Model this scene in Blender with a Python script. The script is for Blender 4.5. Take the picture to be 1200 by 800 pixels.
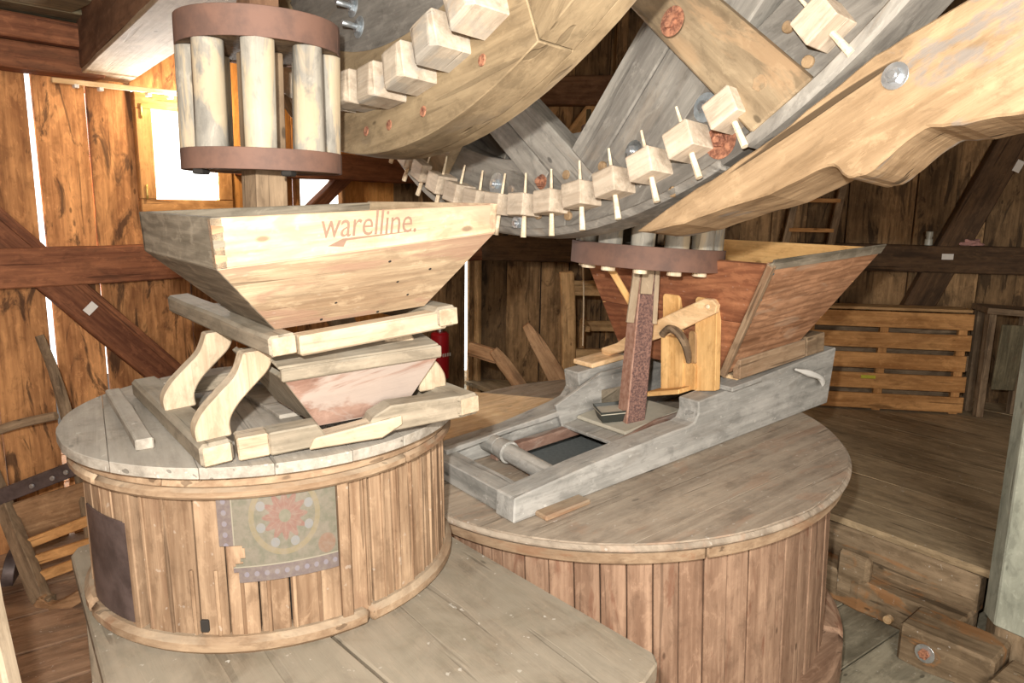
import bpy, bmesh, math, random
import numpy as np
from mathutils import Matrix, Vector
random.seed(7); rng = np.random.RandomState(7)
for o in list(bpy.data.objects): bpy.data.objects.remove(o)
SC = bpy.context.scene; COL = SC.collection
def nv(a): a = np.array(a, float); return a/np.linalg.norm(a)

# ------------------------------------------------------------------ camera
FPX, PITCH, ROLL, HC = 860., math.radians(10.5), math.radians(1.0), 2.0
EYE = np.array([0, 0, HC])
_f = np.array([0, math.cos(PITCH), -math.sin(PITCH)]); _r = np.array([1, 0, 0.]); _u = np.cross(_r, _f)
_r, _u = math.cos(ROLL)*_r+math.sin(ROLL)*_u, -math.sin(ROLL)*_r+math.cos(ROLL)*_u
cd = bpy.data.cameras.new('camera'); cam = bpy.data.objects.new('camera', cd); COL.objects.link(cam)
cd.sensor_width = 36; cd.lens = 36*FPX/1200; cd.clip_start = .05
cam.matrix_world = Matrix([[_r[0], _u[0], -_f[0], 0], [_r[1], _u[1], -_f[1], 0], [_r[2], _u[2], -_f[2], HC], [0, 0, 0, 1]])
SC.camera = cam
def ray(x, y): return _f+_r*(x-600)/FPX-_u*(y-400)/FPX
def atY(x, y, Y): d = ray(x, y); return EYE+d*(Y/d[1])
def atZ(x, y, Z): d = ray(x, y); return EYE+d*((Z-HC)/d[2])

# ------------------------------------------------------------------ light
W = bpy.data.worlds.new('world'); SC.world = W; W.use_nodes = True
bg = W.node_tree.nodes['Background']; bg.inputs[0].default_value = (1, .97, .92, 1); bg.inputs[1].default_value = 3.2
def light(name, kind, loc, power, color, size=.1, rot=None, target=None):
    l = bpy.data.lights.new(name, kind); l.energy = power; l.color = color
    if kind == 'AREA': l.shape = 'RECTANGLE'; l.size = size; l.size_y = size
    else: l.shadow_soft_size = size
    o = bpy.data.objects.new(name, l); COL.objects.link(o); o.location = loc
    if target is not None:
        o.rotation_euler = (Vector(target)-Vector(loc)).to_track_quat('-Z', 'Y').to_euler()
    return o
light('camera_flash', 'POINT', (-.12, -.02, 2.21), 390, (1, .97, .92), .03)
light('rear_fill', 'AREA', (1.2, -2.2, 2.3), 230, (1, .96, .9), 2.2, target=(0, 4, 1.6))  # unseen area light added behind the camera as general fill; no doorway there
_wl = np.array([-2.78, 4.4, 0])+nv([2.43, 2.7, 0])*.85+nv([-2.7, 2.43, 0])*.30
light('window_daylight', 'AREA', (_wl[0], _wl[1], 1.9), 260, (1, .97, .93), .6, target=(-2.0, 3.7, 2.75))
SC.view_settings.view_transform = 'Standard'; SC.view_settings.look = 'None'
SC.view_settings.exposure = 0.10; SC.view_settings.gamma = 1; SC.view_settings.use_curve_mapping = False

# ------------------------------------------------------------------ materials
def mat_base(name):
    m = bpy.data.materials.new(name); m.use_nodes = True; nt = m.node_tree
    for n in list(nt.nodes):
        if n.type != 'OUTPUT_MATERIAL' and n.type != 'BSDF_PRINCIPLED': nt.nodes.remove(n)
    return m, nt, nt.nodes['Principled BSDF']
def N_(nt, t, **kw):
    n = nt.nodes.new(t)
    for k, v in kw.items(): setattr(n, k, v)
    return n
def mth(nt, op, a, b=None, clamp=False):
    n = N_(nt, 'ShaderNodeMath', operation=op, use_clamp=clamp)
    for i, v in enumerate((a, b)):
        if v is None: continue
        if hasattr(v, 'links'): nt.links.new(v, n.inputs[i])
        else: n.inputs[i].default_value = v
    return n.outputs[0]
def mixc(nt, fac, a, b, mode='MIX'):
    n = N_(nt, 'ShaderNodeMix', data_type='RGBA', blend_type=mode)
    for i, v in ((0, fac), (6, a), (7, b)):
        if hasattr(v, 'links'): nt.links.new(v, n.inputs[i])
        elif i == 0: n.inputs[0].default_value = v
        else: n.inputs[i].default_value = (*v[:3], 1)
    return n.outputs[2]
def rampf(nt, fac, lo, hi):
    n = N_(nt, 'ShaderNodeMapRange', interpolation_type='SMOOTHSTEP'); nt.links.new(fac, n.inputs[0])
    n.inputs[1].default_value = lo; n.inputs[2].default_value = hi; return n.outputs[0]
def noise(nt, vec, scale, detail=4, rough=.55, dist=0):
    mp = N_(nt, 'ShaderNodeMapping'); nt.links.new(vec, mp.inputs[0]); mp.inputs['Scale'].default_value = scale
    n = N_(nt, 'ShaderNodeTexNoise'); nt.links.new(mp.outputs[0], n.inputs['Vector'])
    n.inputs['Scale'].default_value = 1; n.inputs['Detail'].default_value = detail; n.inputs['Roughness'].default_value = rough
    n.inputs['Distortion'].default_value = dist
    return n.outputs[0]
def objvec(nt):
    tc = N_(nt, 'ShaderNodeTexCoord'); oi = N_(nt, 'ShaderNodeObjectInfo')
    cm = N_(nt, 'ShaderNodeCombineXYZ')
    for i, k in enumerate((37., 61., 23.)): nt.links.new(mth(nt, 'MULTIPLY', oi.outputs['Random'], k), cm.inputs[i])
    va = N_(nt, 'ShaderNodeVectorMath', operation='ADD'); nt.links.new(tc.outputs['Object'], va.inputs[0]); nt.links.new(cm.outputs[0], va.inputs[1])
    return va.outputs[0], oi.outputs['Random']
MATS = {}
# how pale each timber is, relative to its first estimate
GAIN = dict(pale_hopper_wood=.86, grey_hopper_side_wood=.8, pale_cut_wood=.78, dusty_frame_wood=.85, casing_stave_wood=.76, large_casing_stave_wood=.80, casing_hoop_wood=.80,
            grey_lid_wood=.85, grey_brown_lid_wood=.8, dusty_bench_wood=.8, tan_wheel_wood=.76, grey_wheel_wood=.85, tan_clasp_arm_wood=.76, cog_beech_wood=.95, new_cog_wood=.95,
            brake_block_wood=.74, lantern_stave_wood=.85, rosy_worn_tray_wood=.85, grey_side_beam_wood=.85, fresh_orange_board_wood=.9, new_orange_pine_wood=.85)
def wood(name, dark, light_, stain=(.12, .07, .04), stain_amt=.35, stain_lo=.56, dust=0., dustc=(.62, .56, .46), rough=.8, grain=26., vary=.28, crack=.6, bump=.35, rings=.0, spots=0.):
    g = GAIN.get(name, 1.); dark = tuple(x*g*.88 for x in dark); light_ = tuple(x*g*1.06 for x in light_); stain = tuple(x*g for x in stain); dustc = tuple(x*min(1, g*1.05) for x in dustc)
    m, nt, b = mat_base(name)
    v, rnd = objvec(nt)
    fine = noise(nt, v, (2.2, grain*2.2, grain*2.2), 5, .65, .3)
    broad = noise(nt, v, (1.1, grain*.28, grain*.28), 4, .6, .9)
    f = mth(nt, 'ADD', mth(nt, 'MULTIPLY', fine, .55), mth(nt, 'MULTIPLY', broad, .65))
    f = rampf(nt, f, .38, .86)
    c = mixc(nt, f, dark, light_)
    if rings:
        w = N_(nt, 'ShaderNodeTexWave', wave_type='BANDS', bands_direction='Y'); mp = N_(nt, 'ShaderNodeMapping'); mp.inputs['Scale'].default_value = (.35, 1, 1)
        nt.links.new(v, mp.inputs[0]); nt.links.new(mp.outputs[0], w.inputs[0]); w.inputs['Scale'].default_value = 8; w.inputs['Distortion'].default_value = 14; w.inputs['Detail'].default_value = 2; w.inputs['Detail Scale'].default_value = .7
        c = mixc(nt, mth(nt, 'MULTIPLY', rampf(nt, w.outputs['Fac'], .35, .95), rings), c, tuple(x*.55 for x in dark))
    mot = noise(nt, v, (9, 17, 17), 6, .7, .4)
    c = mixc(nt, mth(nt, 'MULTIPLY', rampf(nt, mot, .50, .66), .42), c, tuple(x*.62 for x in dark))
    c = mixc(nt, mth(nt, 'MULTIPLY', rampf(nt, mot, .46, .36), .30), c, tuple(min(1, x*1.22) for x in light_))
    st = rampf(nt, noise(nt, v, (2.0, 6.5, 6.5), 5, .62, 1.2), stain_lo, stain_lo+.09)
    c = mixc(nt, mth(nt, 'MULTIPLY', st, stain_amt), c, stain)
    vo = N_(nt, 'ShaderNodeTexVoronoi'); mpk = N_(nt, 'ShaderNodeMapping'); mpk.inputs['Scale'].default_value = (3.2, 7.5, 7.5); nt.links.new(v, mpk.inputs[0]); nt.links.new(mpk.outputs[0], vo.inputs['Vector']); vo.inputs['Scale'].default_value = 1
    kn = N_(nt, 'ShaderNodeMapRange', interpolation_type='SMOOTHSTEP'); nt.links.new(vo.outputs['Distance'], kn.inputs[0]); kn.inputs[1].default_value = .075; kn.inputs[2].default_value = .04
    c = mixc(nt, mth(nt, 'MULTIPLY', kn.outputs[0], .7), c, tuple(x*.35 for x in dark))
    cr = rampf(nt, noise(nt, v, (1.3, grain*1.7, grain*1.7), 2, .4, .15), .665, .70)
    c = mixc(nt, mth(nt, 'MULTIPLY', cr, crack), c, tuple(x*.32 for x in dark))
    if spots:
        sp = rampf(nt, noise(nt, v, (38, 38, 38), 2, .5), .70, .73)
        c = mixc(nt, mth(nt, 'MULTIPLY', sp, spots), c, (.75, .71, .63))
    hv = N_(nt, 'ShaderNodeHueSaturation'); nt.links.new(c, hv.inputs['Color'])
    mr = N_(nt, 'ShaderNodeMapRange'); nt.links.new(rnd, mr.inputs[0]); mr.inputs[3].default_value = 1-vary; mr.inputs[4].default_value = 1+vary
    nt.links.new(mr.outputs[0], hv.inputs['Value'])
    c = hv.outputs[0]
    if dust:
        g = N_(nt, 'ShaderNodeNewGeometry'); sx = N_(nt, 'ShaderNodeSeparateXYZ'); nt.links.new(g.outputs['Normal'], sx.inputs[0])
        up = rampf(nt, sx.outputs[2], .25, .9)
        dn = rampf(nt, noise(nt, g.outputs['Position'], (5, 5, 5), 5, .6, .6), .30, .62)
        c = mixc(nt, mth(nt, 'MULTIPLY', mth(nt, 'MULTIPLY', up, dn), dust), c, dustc)
    nt.links.new(c, b.inputs['Base Color']); b.inputs['Roughness'].default_value = rough; b.inputs['Specular IOR Level'].default_value = .25
    bp = N_(nt, 'ShaderNodeBump'); bp.inputs['Strength'].default_value = bump; bp.inputs['Distance'].default_value = .006
    nt.links.new(mth(nt, 'SUBTRACT', fine, cr), bp.inputs['Height']); nt.links.new(bp.outputs[0], b.inputs['Normal'])
    MATS[name] = m; return m
def metal(name, c1, c2, metallic=.7, rough=.5, scale=30, bump=.3):
    m, nt, b = mat_base(name); v, rnd = objvec(nt)
    f = rampf(nt, noise(nt, v, (scale,)*3, 5, .65), .35, .65)
    nt.links.new(mixc(nt, f, c1, c2), b.inputs['Base Color']); b.inputs['Metallic'].default_value = metallic; b.inputs['Roughness'].default_value = rough
    bp = N_(nt, 'ShaderNodeBump'); bp.inputs['Strength'].default_value = bump; bp.inputs['Distance'].default_value = .003
    nt.links.new(f, bp.inputs['Height']); nt.links.new(bp.outputs[0], b.inputs['Normal']); MATS[name] = m; return m
def plain(name, c, rough=.6, var=.15, scale=20, metallic=0):
    m, nt, b = mat_base(name); v, rnd = objvec(nt)
    f = noise(nt, v, (scale,)*3, 4)
    nt.links.new(mixc(nt, f, tuple(x*(1-var) for x in c), tuple(min(1, x*(1+var)) for x in c)), b.inputs['Base Color'])
    b.inputs['Roughness'].default_value = rough; b.inputs['Metallic'].default_value = metallic; MATS[name] = m; return m

w_wall = wood('wall_board_wood', (.24, .095, .035), (.62, .30, .115), stain=(.045, .022, .012), stain_amt=.8, stain_lo=.55, grain=16, vary=.3, crack=.5)
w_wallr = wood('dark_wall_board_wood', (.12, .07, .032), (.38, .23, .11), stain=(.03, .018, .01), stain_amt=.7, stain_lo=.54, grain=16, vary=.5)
w_orange = wood('fresh_orange_board_wood', (.42, .15, .03), (.72, .33, .09), stain_amt=.15, grain=14, vary=.15, crack=.15)
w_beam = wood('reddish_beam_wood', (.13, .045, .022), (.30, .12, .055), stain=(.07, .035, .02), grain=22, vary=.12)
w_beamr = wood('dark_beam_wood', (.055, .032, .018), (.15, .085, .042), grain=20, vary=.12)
w_ceil = wood('grey_ceiling_wood', (.09, .075, .045), (.24, .20, .12), grain=18, vary=.2)
w_cbeam = wood('big_ceiling_beam_wood', (.11, .055, .03), (.27, .15, .085), grain=10, vary=.05, crack=.3)
w_hop = wood('pale_hopper_wood', (.42, .28, .165), (.66, .51, .33), stain=(.42, .255, .17), stain_amt=.75, stain_lo=.47, grain=22, vary=.04, crack=.35, rings=.22, spots=.1)
w_hopside = wood('grey_hopper_side_wood', (.20, .165, .115), (.42, .36, .27), stain=(.13, .10, .07), stain_amt=.6, grain=24, vary=.04, rings=.35)
w_pale = wood('pale_cut_wood', (.45, .33, .21), (.62, .49, .34), stain=(.45, .36, .26), stain_amt=.3, grain=24, vary=.05, crack=.15, dust=.3)
w_frame = wood('dusty_frame_wood', (.22, .18, .125), (.40, .33, .24), stain=(.20, .17, .12), stain_amt=.4, grain=24, vary=.1, dust=.75, dustc=(.36, .32, .25))
w_shoe = wood('rosy_worn_tray_wood', (.22, .11, .075), (.42, .28, .21), stain=(.44, .37, .31), stain_amt=.75, stain_lo=.47, grain=8, vary=.06, crack=.1)
w_stave = wood('casing_stave_wood', (.23, .13, .07), (.48, .325, .20), stain=(.22, .12, .07), stain_amt=.4, stain_lo=.57, grain=22, vary=.13, crack=.55, spots=.15)
w_stave2 = wood('large_casing_stave_wood', (.25, .14, .085), (.47, .305, .20), stain=(.20, .075, .04), stain_amt=.55, stain_lo=.57, grain=22, vary=.13, crack=.45)
w_hoop = wood('casing_hoop_wood', (.28, .17, .095), (.48, .34, .215), stain=(.30, .14, .07), stain_amt=.5, grain=20, vary=.07, dust=.5, dustc=(.40, .34, .25))
w_lid1 = wood('grey_lid_wood', (.28, .24, .19), (.46, .41, .34), stain=(.27, .22, .16), stain_amt=.35, grain=20, vary=.06, dust=.55, dustc=(.42, .38, .32), spots=.3)
w_lid2 = wood('grey_brown_lid_wood', (.28, .215, .155), (.52, .42, .315), stain=(.46, .27, .17), stain_amt=.4, stain_lo=.54, grain=15, vary=.02, dust=.3, dustc=(.50, .43, .34), crack=.25, spots=.3)
w_plat = wood('dusty_bench_wood', (.20, .16, .11), (.37, .295, .21), stain=(.23, .20, .14), stain_amt=.5, stain_lo=.5, grain=14, vary=.04, dust=.65, dustc=(.36, .31, .235), crack=.35, spots=.5)
w_floor = wood('floor_board_wood', (.17, .09, .05), (.40, .25, .155), stain=(.14, .10, .07), stain_amt=.4, grain=14, vary=.15, dust=.3, dustc=(.36, .25, .165), spots=.25)
w_floorr = wood('raised_floor_wood', (.20, .14, .075), (.50, .37, .22), stain=(.13, .095, .055), stain_amt=.4, grain=12, vary=.08, dust=.3, dustc=(.40, .31, .2), spots=.4)
w_floorg = wood('low_floor_grey_wood', (.18, .155, .105), (.36, .32, .23), stain=(.10, .09, .06), stain_amt=.4, grain=10, vary=.1, spots=.3)
w_step = wood('step_timber_wood', (.13, .085, .045), (.32, .23, .14), stain=(.34, .15, .05), stain_amt=.6, stain_lo=.55, grain=14, vary=.1, spots=.3)
w_wa = wood('tan_wheel_wood', (.27, .19, .105), (.47, .35, .205), stain=(.26, .20, .14), stain_amt=.35, grain=14, vary=.1, crack=.3)
w_wb = wood('grey_wheel_wood', (.19, .17, .145), (.37, .34, .29), stain=(.30, .235, .17), stain_amt=.35, grain=14, vary=.12, crack=.3)
w_arm = wood('tan_clasp_arm_wood', (.27, .19, .11), (.46, .345, .21), stain=(.55, .35, .19), stain_amt=.5, stain_lo=.54, grain=12, vary=.06, crack=.3)
w_cog = wood('cog_beech_wood', (.42, .33, .24), (.60, .51, .39), stain=(.34, .32, .28), stain_amt=.6, stain_lo=.52, grain=20, vary=.08, crack=.1)
w_cogn = wood('new_cog_wood', (.50, .39, .28), (.66, .55, .42), stain_amt=.05, grain=26, vary=.06, crack=.05)
w_peg = wood('peg_wood', (.68, .52, .34), (.88, .74, .54), stain_amt=.03, grain=60, vary=.05, crack=.05)
w_lst = wood('lantern_stave_wood', (.27, .25, .215), (.50, .45, .36), stain=(.62, .48, .30), stain_amt=.7, stain_lo=.5, grain=10, vary=.06, crack=.25)
w_brk = wood('brake_block_wood', (.34, .215, .11), (.56, .385, .22), stain=(.27, .25, .23), stain_amt=.75, stain_lo=.52, grain=13, vary=.02, crack=.95, bump=.7)
w_grey = wood('grey_side_beam_wood', (.28, .27, .24), (.50, .475, .43), stain=(.25, .225, .19), stain_amt=.4, grain=14, vary=.06, dust=.45, dustc=(.55, .50, .43), crack=.35, spots=.3)
w_red = wood('red_hopper_wood', (.20, .065, .03), (.42, .18, .085), stain=(.13, .04, .02), stain_amt=.3, grain=12, vary=.06, rings=.32, crack=.1, spots=.1)
w_redo = wood('hopper_outer_wood', (.25, .115, .055), (.50, .27, .15), stain=(.46, .34, .24), stain_amt=.35, grain=12, vary=.12, rings=.4, crack=.15)
w_new = wood('new_orange_pine_wood', (.68, .35, .11), (.88, .56, .24), stain=(.6, .30, .10), stain_amt=.3, grain=18, vary=.06, crack=.05)
w_newp = wood('light_pine_wood', (.68, .42, .20), (.88, .64, .38), stain_amt=.05, grain=18, vary=.06, crack=.05, dust=.2)
w_crate = wood('crate_slat_wood', (.36, .16, .05), (.64, .34, .13), stain=(.25, .11, .04), stain_amt=.4, grain=16, vary=.1)
w_old = wood('old_dark_tool_wood', (.13, .085, .05), (.33, .23, .14), grain=20, vary=.1)
w_tool = wood('brown_tool_wood', (.22, .11, .05), (.45, .27, .14), grain=20, vary=.1)
w_stand = wood('tan_stand_wood', (.30, .17, .07), (.58, .36, .17), grain=18, vary=.08)
w_pil = wood('grey_green_pillar_paint', (.30, .31, .24), (.50, .51, .41), stain=(.26, .13, .07), stain_amt=.45, stain_lo=.62, grain=7, vary=.01, crack=.15)
m_flange = metal('brown_iron_hoop', (.12, .068, .05), (.18, .095, .065), 0, .75, 9, .12)
m_rust = metal('rusty_pitted_iron', (.10, .055, .05), (.30, .165, .125), .15, .85, 110, .6)
m_rusts = metal('rusty_side_iron', (.30, .15, .10), (.44, .26, .19), .1, .8, 40, .3)
m_rb = metal('rust_bolt_iron', (.16, .06, .035), (.45, .20, .11), .1, .8, 60, .5)
m_zinc = metal('zinc_washer', (.50, .53, .55), (.72, .75, .77), .85, .35, 25, .1)
m_steel = metal('galvanised_washer', (.36, .41, .43), (.58, .63, .66), .7, .42, 25, .15)
m_sheet = metal('dark_tin_sheet', (.07, .05, .045), (.15, .11, .10), .4, .45, 6, .2)
m_dark = plain('dark_recess', (.02, .016, .012), .9)
m_stone = plain('millstone_grey', (.17, .18, .17), .9, .3, 60)
m_red = plain('extinguisher_red', (.42, .012, .02), .3, .05)
m_white = plain('white_label', (.72, .68, .62), .7, .1, 40)
m_black = plain('black_tin', (.035, .037, .03), .5, .3)
m_flour = plain('flour_dust', (.46, .42, .33), .95, .15, 30)
m_cloth = plain('rag_cloth', (.62, .60, .55), .9, .12)
m_pink = plain('pink_rag', (.42, .22, .19), .95, .2)
m_glassy = plain('pale_glass_jar', (.5, .5, .43), .25, .2)
m_ink = plain('faded_brown_ink', (.20, .12, .08), .9, .2, 60)
m_yel = plain('yellow_green_tape', (.45, .42, .03), .6, .2)
m_hide = metal('brass_hook', (.6, .45, .12), (.8, .65, .25), .8, .35)
def rosette():
    m, nt, b = mat_base('painted_tin_rosette')
    tc = N_(nt, 'ShaderNodeTexCoord'); sx = N_(nt, 'ShaderNodeSeparateXYZ'); nt.links.new(tc.outputs['UV'], sx.inputs[0])
    X, Y = sx.outputs[0], sx.outputs[1]           # metres on the sheet: x 0..0.36, y up 0..0.24
    wn = noise(nt, tc.outputs['UV'], (22, 22, 22), 4, .6)
    wear = rampf(nt, noise(nt, tc.outputs['UV'], (60, 60, 60), 4, .6), .35, .72)
    c = mixc(nt, rampf(nt, wn, .4, .6), (.27, .25, .17), (.34, .29, .21))
    def circ_r(cx, cy): return mth(nt, 'SQRT', mth(nt, 'ADD', mth(nt, 'POWER', mth(nt, 'ABSOLUTE', mth(nt, 'SUBTRACT', X, cx)), 2), mth(nt, 'POWER', mth(nt, 'ABSOLUTE', mth(nt, 'SUBTRACT', Y, cy)), 2)))
    cx, cy = .20, .175
    r = circ_r(cx, cy); a = N_(nt, 'ShaderNodeMath', operation='ARCTAN2'); nt.links.new(mth(nt, 'SUBTRACT', Y, cy), a.inputs[0]); nt.links.new(mth(nt, 'SUBTRACT', X, cx), a.inputs[1]); a = a.outputs[0]
    def band(x, c0, w): return mth(nt, 'LESS_THAN', mth(nt, 'ABSOLUTE', mth(nt, 'SUBTRACT', x, c0)), w)
    c = mixc(nt, mth(nt, 'MULTIPLY', band(r, .10, .008), .55), c, (.48, .36, .18))
    pet = mth(nt, 'ADD', .058, mth(nt, 'MULTIPLY', mth(nt, 'COSINE', mth(nt, 'MULTIPLY', a, 12)), .011))
    c = mixc(nt, mth(nt, 'MULTIPLY', mth(nt, 'LESS_THAN', r, pet), .7), c, (.42, .17, .13))
    c = mixc(nt, mth(nt, 'MULTIPLY', mth(nt, 'LESS_THAN', mth(nt, 'ABSOLUTE', mth(nt, 'SINE', mth(nt, 'MULTIPLY', a, 6))), .15), mth(nt, 'MULTIPLY', mth(nt, 'LESS_THAN', r, .055), .4)), c, (.52, .36, .24))
    c = mixc(nt, mth(nt, 'MULTIPLY', mth(nt, 'LESS_THAN', r, .018), .75), c, (.28, .31, .2))
    for k in range(8):
        t = k*math.pi/4+.35
        c = mixc(nt, mth(nt, 'MULTIPLY', mth(nt, 'LESS_THAN', circ_r(cx+.078*math.cos(t), cy+.078*math.sin(t)), .0135), .7), c, (.42, .42, .42))
    for k in range(5):
        c = mixc(nt, mth(nt, 'MULTIPLY', mth(nt, 'LESS_THAN', circ_r(.325, .075+.001*k), .028), .16), c, (.45, .2, .12))
    # borders with lilac beads
    def border(mask, cond_beads):
        nonlocal c
        c = mixc(nt, mth(nt, 'MULTIPLY', mask, .8), c, (.27, .19, .19))
        c = mixc(nt, mth(nt, 'MULTIPLY', mth(nt, 'MULTIPLY', mask, cond_beads), .75), c, (.42, .38, .44))
    def beads(A, B, b0): # beads along A every 30 mm at B=b0
        fr = mth(nt, 'SUBTRACT', mth(nt, 'FRACT', mth(nt, 'MULTIPLY', A, 33.)), .5)
        d2 = mth(nt, 'ADD', mth(nt, 'POWER', mth(nt, 'ABSOLUTE', mth(nt, 'MULTIPLY', fr, .03)), 2), mth(nt, 'POWER', mth(nt, 'ABSOLUTE', mth(nt, 'SUBTRACT', B, b0)), 2))
        return mth(nt, 'LESS_THAN', d2, .0075**2)
    border(mth(nt, 'LESS_THAN', Y, .042), beads(X, Y, .022)); border(mth(nt, 'LESS_THAN', X, .042), beads(Y, X, .02))
    c = mixc(nt, mth(nt, 'MULTIPLY', band(Y, .044, .0018), .8), c, (.62, .55, .40)); c = mixc(nt, mth(nt, 'MULTIPLY', mth(nt, 'MULTIPLY', band(X, .044, .0018), mth(nt, 'GREATER_THAN', Y, .044)), .8), c, (.62, .55, .40))
    c = mixc(nt, mth(nt, 'MULTIPLY', wear, .45), c, (.46, .38, .29))
    c = mixc(nt, 1.0, c, (.42, .42, .42), 'MULTIPLY')
    nt.links.new(c, b.inputs['Base Color']); b.inputs['Roughness'].default_value = .6; return m
m_rose = rosette()
def glass_mat():
    m = bpy.data.materials.new('dusty_window_glass'); m.use_nodes = True; nt = m.node_tree; nt.nodes.clear()
    o = N_(nt, 'ShaderNodeOutputMaterial'); mx = N_(nt, 'ShaderNodeMixShader'); t = N_(nt, 'ShaderNodeBsdfTransparent'); g = N_(nt, 'ShaderNodeBsdfGlossy'); g.inputs['Roughness'].default_value = .08
    mx.inputs[0].default_value = .07; nt.links.new(t.outputs[0], mx.inputs[1]); nt.links.new(g.outputs[0], mx.inputs[2]); nt.links.new(mx.outputs[0], o.inputs[0]); return m
m_glass = glass_mat()
def glow_mat():
    m, nt, b = mat_base('lamp_bulb_glow'); b.inputs['Emission Color'].default_value = (1, .82, .55, 1); b.inputs['Emission Strength'].default_value = 6; return m
m_glow = glow_mat()

# ------------------------------------------------------------------ building helpers
WM = {}
def link(name, me, M, par=None):
    o = bpy.data.objects.new(name, me); COL.objects.link(o); M = Matrix(M); WM[o] = M
    if par is not None: o.parent = par; o.matrix_basis = WM[par].inverted() @ M
    else: o.matrix_basis = M
    return o
def thing(name, loc, label, cat, group=None):
    o = link(name, None, Matrix.Translation(Vector(loc))); o.empty_display_size = .1
    o['label'] = label; o['category'] = cat
    if group: o['group'] = group
    return o
def tag(o, label, cat, group=None):
    o['label'] = label; o['category'] = cat
    if group: o['group'] = group
    return o
def struct(name, loc=(0, 0, 0)):
    o = link(name, None, Matrix.Translation(Vector(loc))); o['kind'] = 'structure'; return o
def rotM(x, z, o):
    x = nv(x); z = np.array(z, float); z = z-x*(z@x)
    if np.linalg.norm(z) < 1e-5: z = np.array([0, 1, 0.])-x*x[1]
    z = nv(z); y = np.cross(z, x)
    return Matrix([[x[0], y[0], z[0], o[0]], [x[1], y[1], z[1], o[1]], [x[2], y[2], z[2], o[2]], [0, 0, 0, 1]])
def mo(name, V, F, mat, par=None, x=(1, 0, 0), z=(0, 0, 1), bev=0., smooth=False, o=None, seg=1, uv=None):
    V = np.array(V, float); o = V.mean(0) if o is None else np.array(o, float)
    M = rotM(x, z, o); R = np.array(M.to_3x3()); L = (V-o) @ R
    bm = bmesh.new(); vs = [bm.verts.new(v) for v in L]
    for f in F:
        try: bm.faces.new([vs[i] for i in f])
        except ValueError: pass
    bmesh.ops.recalc_face_normals(bm, faces=bm.faces)
    if bev:
        es = [e for e in bm.edges if len(e.link_faces) == 2 and e.calc_face_angle(0) > .5]
        bmesh.ops.bevel(bm, geom=es, offset=bev, segments=seg, affect='EDGES', clamp_overlap=True)
    me = bpy.data.meshes.new(name); bm.to_mesh(me); bm.free()
    if smooth:
        for p in me.polygons: p.use_smooth = True
        me.set_sharp_from_angle(angle=math.radians(40))
    if mat: me.materials.append(mat)
    return link(name, me, M, par)
def box(name, p0, p1, w, h, mat, par=None, up=(0, 0, 1), bev=.004, w1=None, h1=None, n=1, rough=0., side=None):
    """timber from p0 to p1 (centre line), w across, h along up; n cuts with `rough` metres of waviness"""
    p0, p1 = np.array(p0, float), np.array(p1, float); x = nv(p1-p0); z = np.array(up, float); z = nv(z-x*(z@x)); y = np.cross(z, x)
    w1 = w if w1 is None else w1; h1 = h if h1 is None else h1; V = []; F = []
    for i in range(n+1):
        t = i/n; ww = w+(w1-w)*t; hh = h+(h1-h)*t; c = p0+(p1-p0)*t
        j = rng.uniform(-rough, rough, 4) if rough else [0]*4
        for a, b in ((-1, -1), (1, -1), (1, 1), (-1, 1)):
            V.append(c+y*(a*ww/2+(j[0] if a < 0 else j[1]))+z*(b*hh/2+(j[2] if b < 0 else j[3])))
    F.append([3, 2, 1, 0]); F.append([4*n+k for k in range(4)])
    for i in range(n):
        for k in range(4): a = 4*i+k; b = 4*i+(k+1) % 4; F.append([a, b, b+4, a+4])
    return mo(name, V, F, mat, par, x, z, bev)
def prism3(name, pts, d, mat, par=None, x=None, bev=.003, z=None, seg=1, smooth=False):
    """polygon of world points extruded by vector d"""
    pts = [np.array(p, float) for p in pts]; d = np.array(d, float); n = len(pts)
    V = pts+[p+d for p in pts]; F = [list(range(n))[::-1], list(range(n, 2*n))]+[[i, (i+1) % n, n+(i+1) % n, n+i] for i in range(n)]
    return mo(name, V, F, mat, par, x if x is not None else pts[1]-pts[0], z if z is not None else d, bev, smooth, seg=seg)
def cyl(name, p0, p1, r0, mat, par=None, r1=None, n=16, bev=.002, smooth=True, rough=0.):
    p0, p1 = np.array(p0, float), np.array(p1, float); x = nv(p1-p0); r1 = r0 if r1 is None else r1
    t = np.array([0, 0, 1.]) if abs(x[2]) < .9 else np.array([0, 1., 0]); y = nv(np.cross(t, x)); z = np.cross(x, y); V = []
    rr = 1+rng.uniform(-rough, rough, n)
    for p, r in ((p0, r0), (p1, r1)):
        for k in range(n): a = 2*math.pi*k/n; V.append(p+(y*math.cos(a)+z*math.sin(a))*r*rr[k])
    F = [list(range(n))[::-1], list(range(n, 2*n))]+[[i, (i+1) % n, n+(i+1) % n, n+i] for i in range(n)]
    return mo(name, V, F, mat, par, x, z, bev, smooth)
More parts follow.
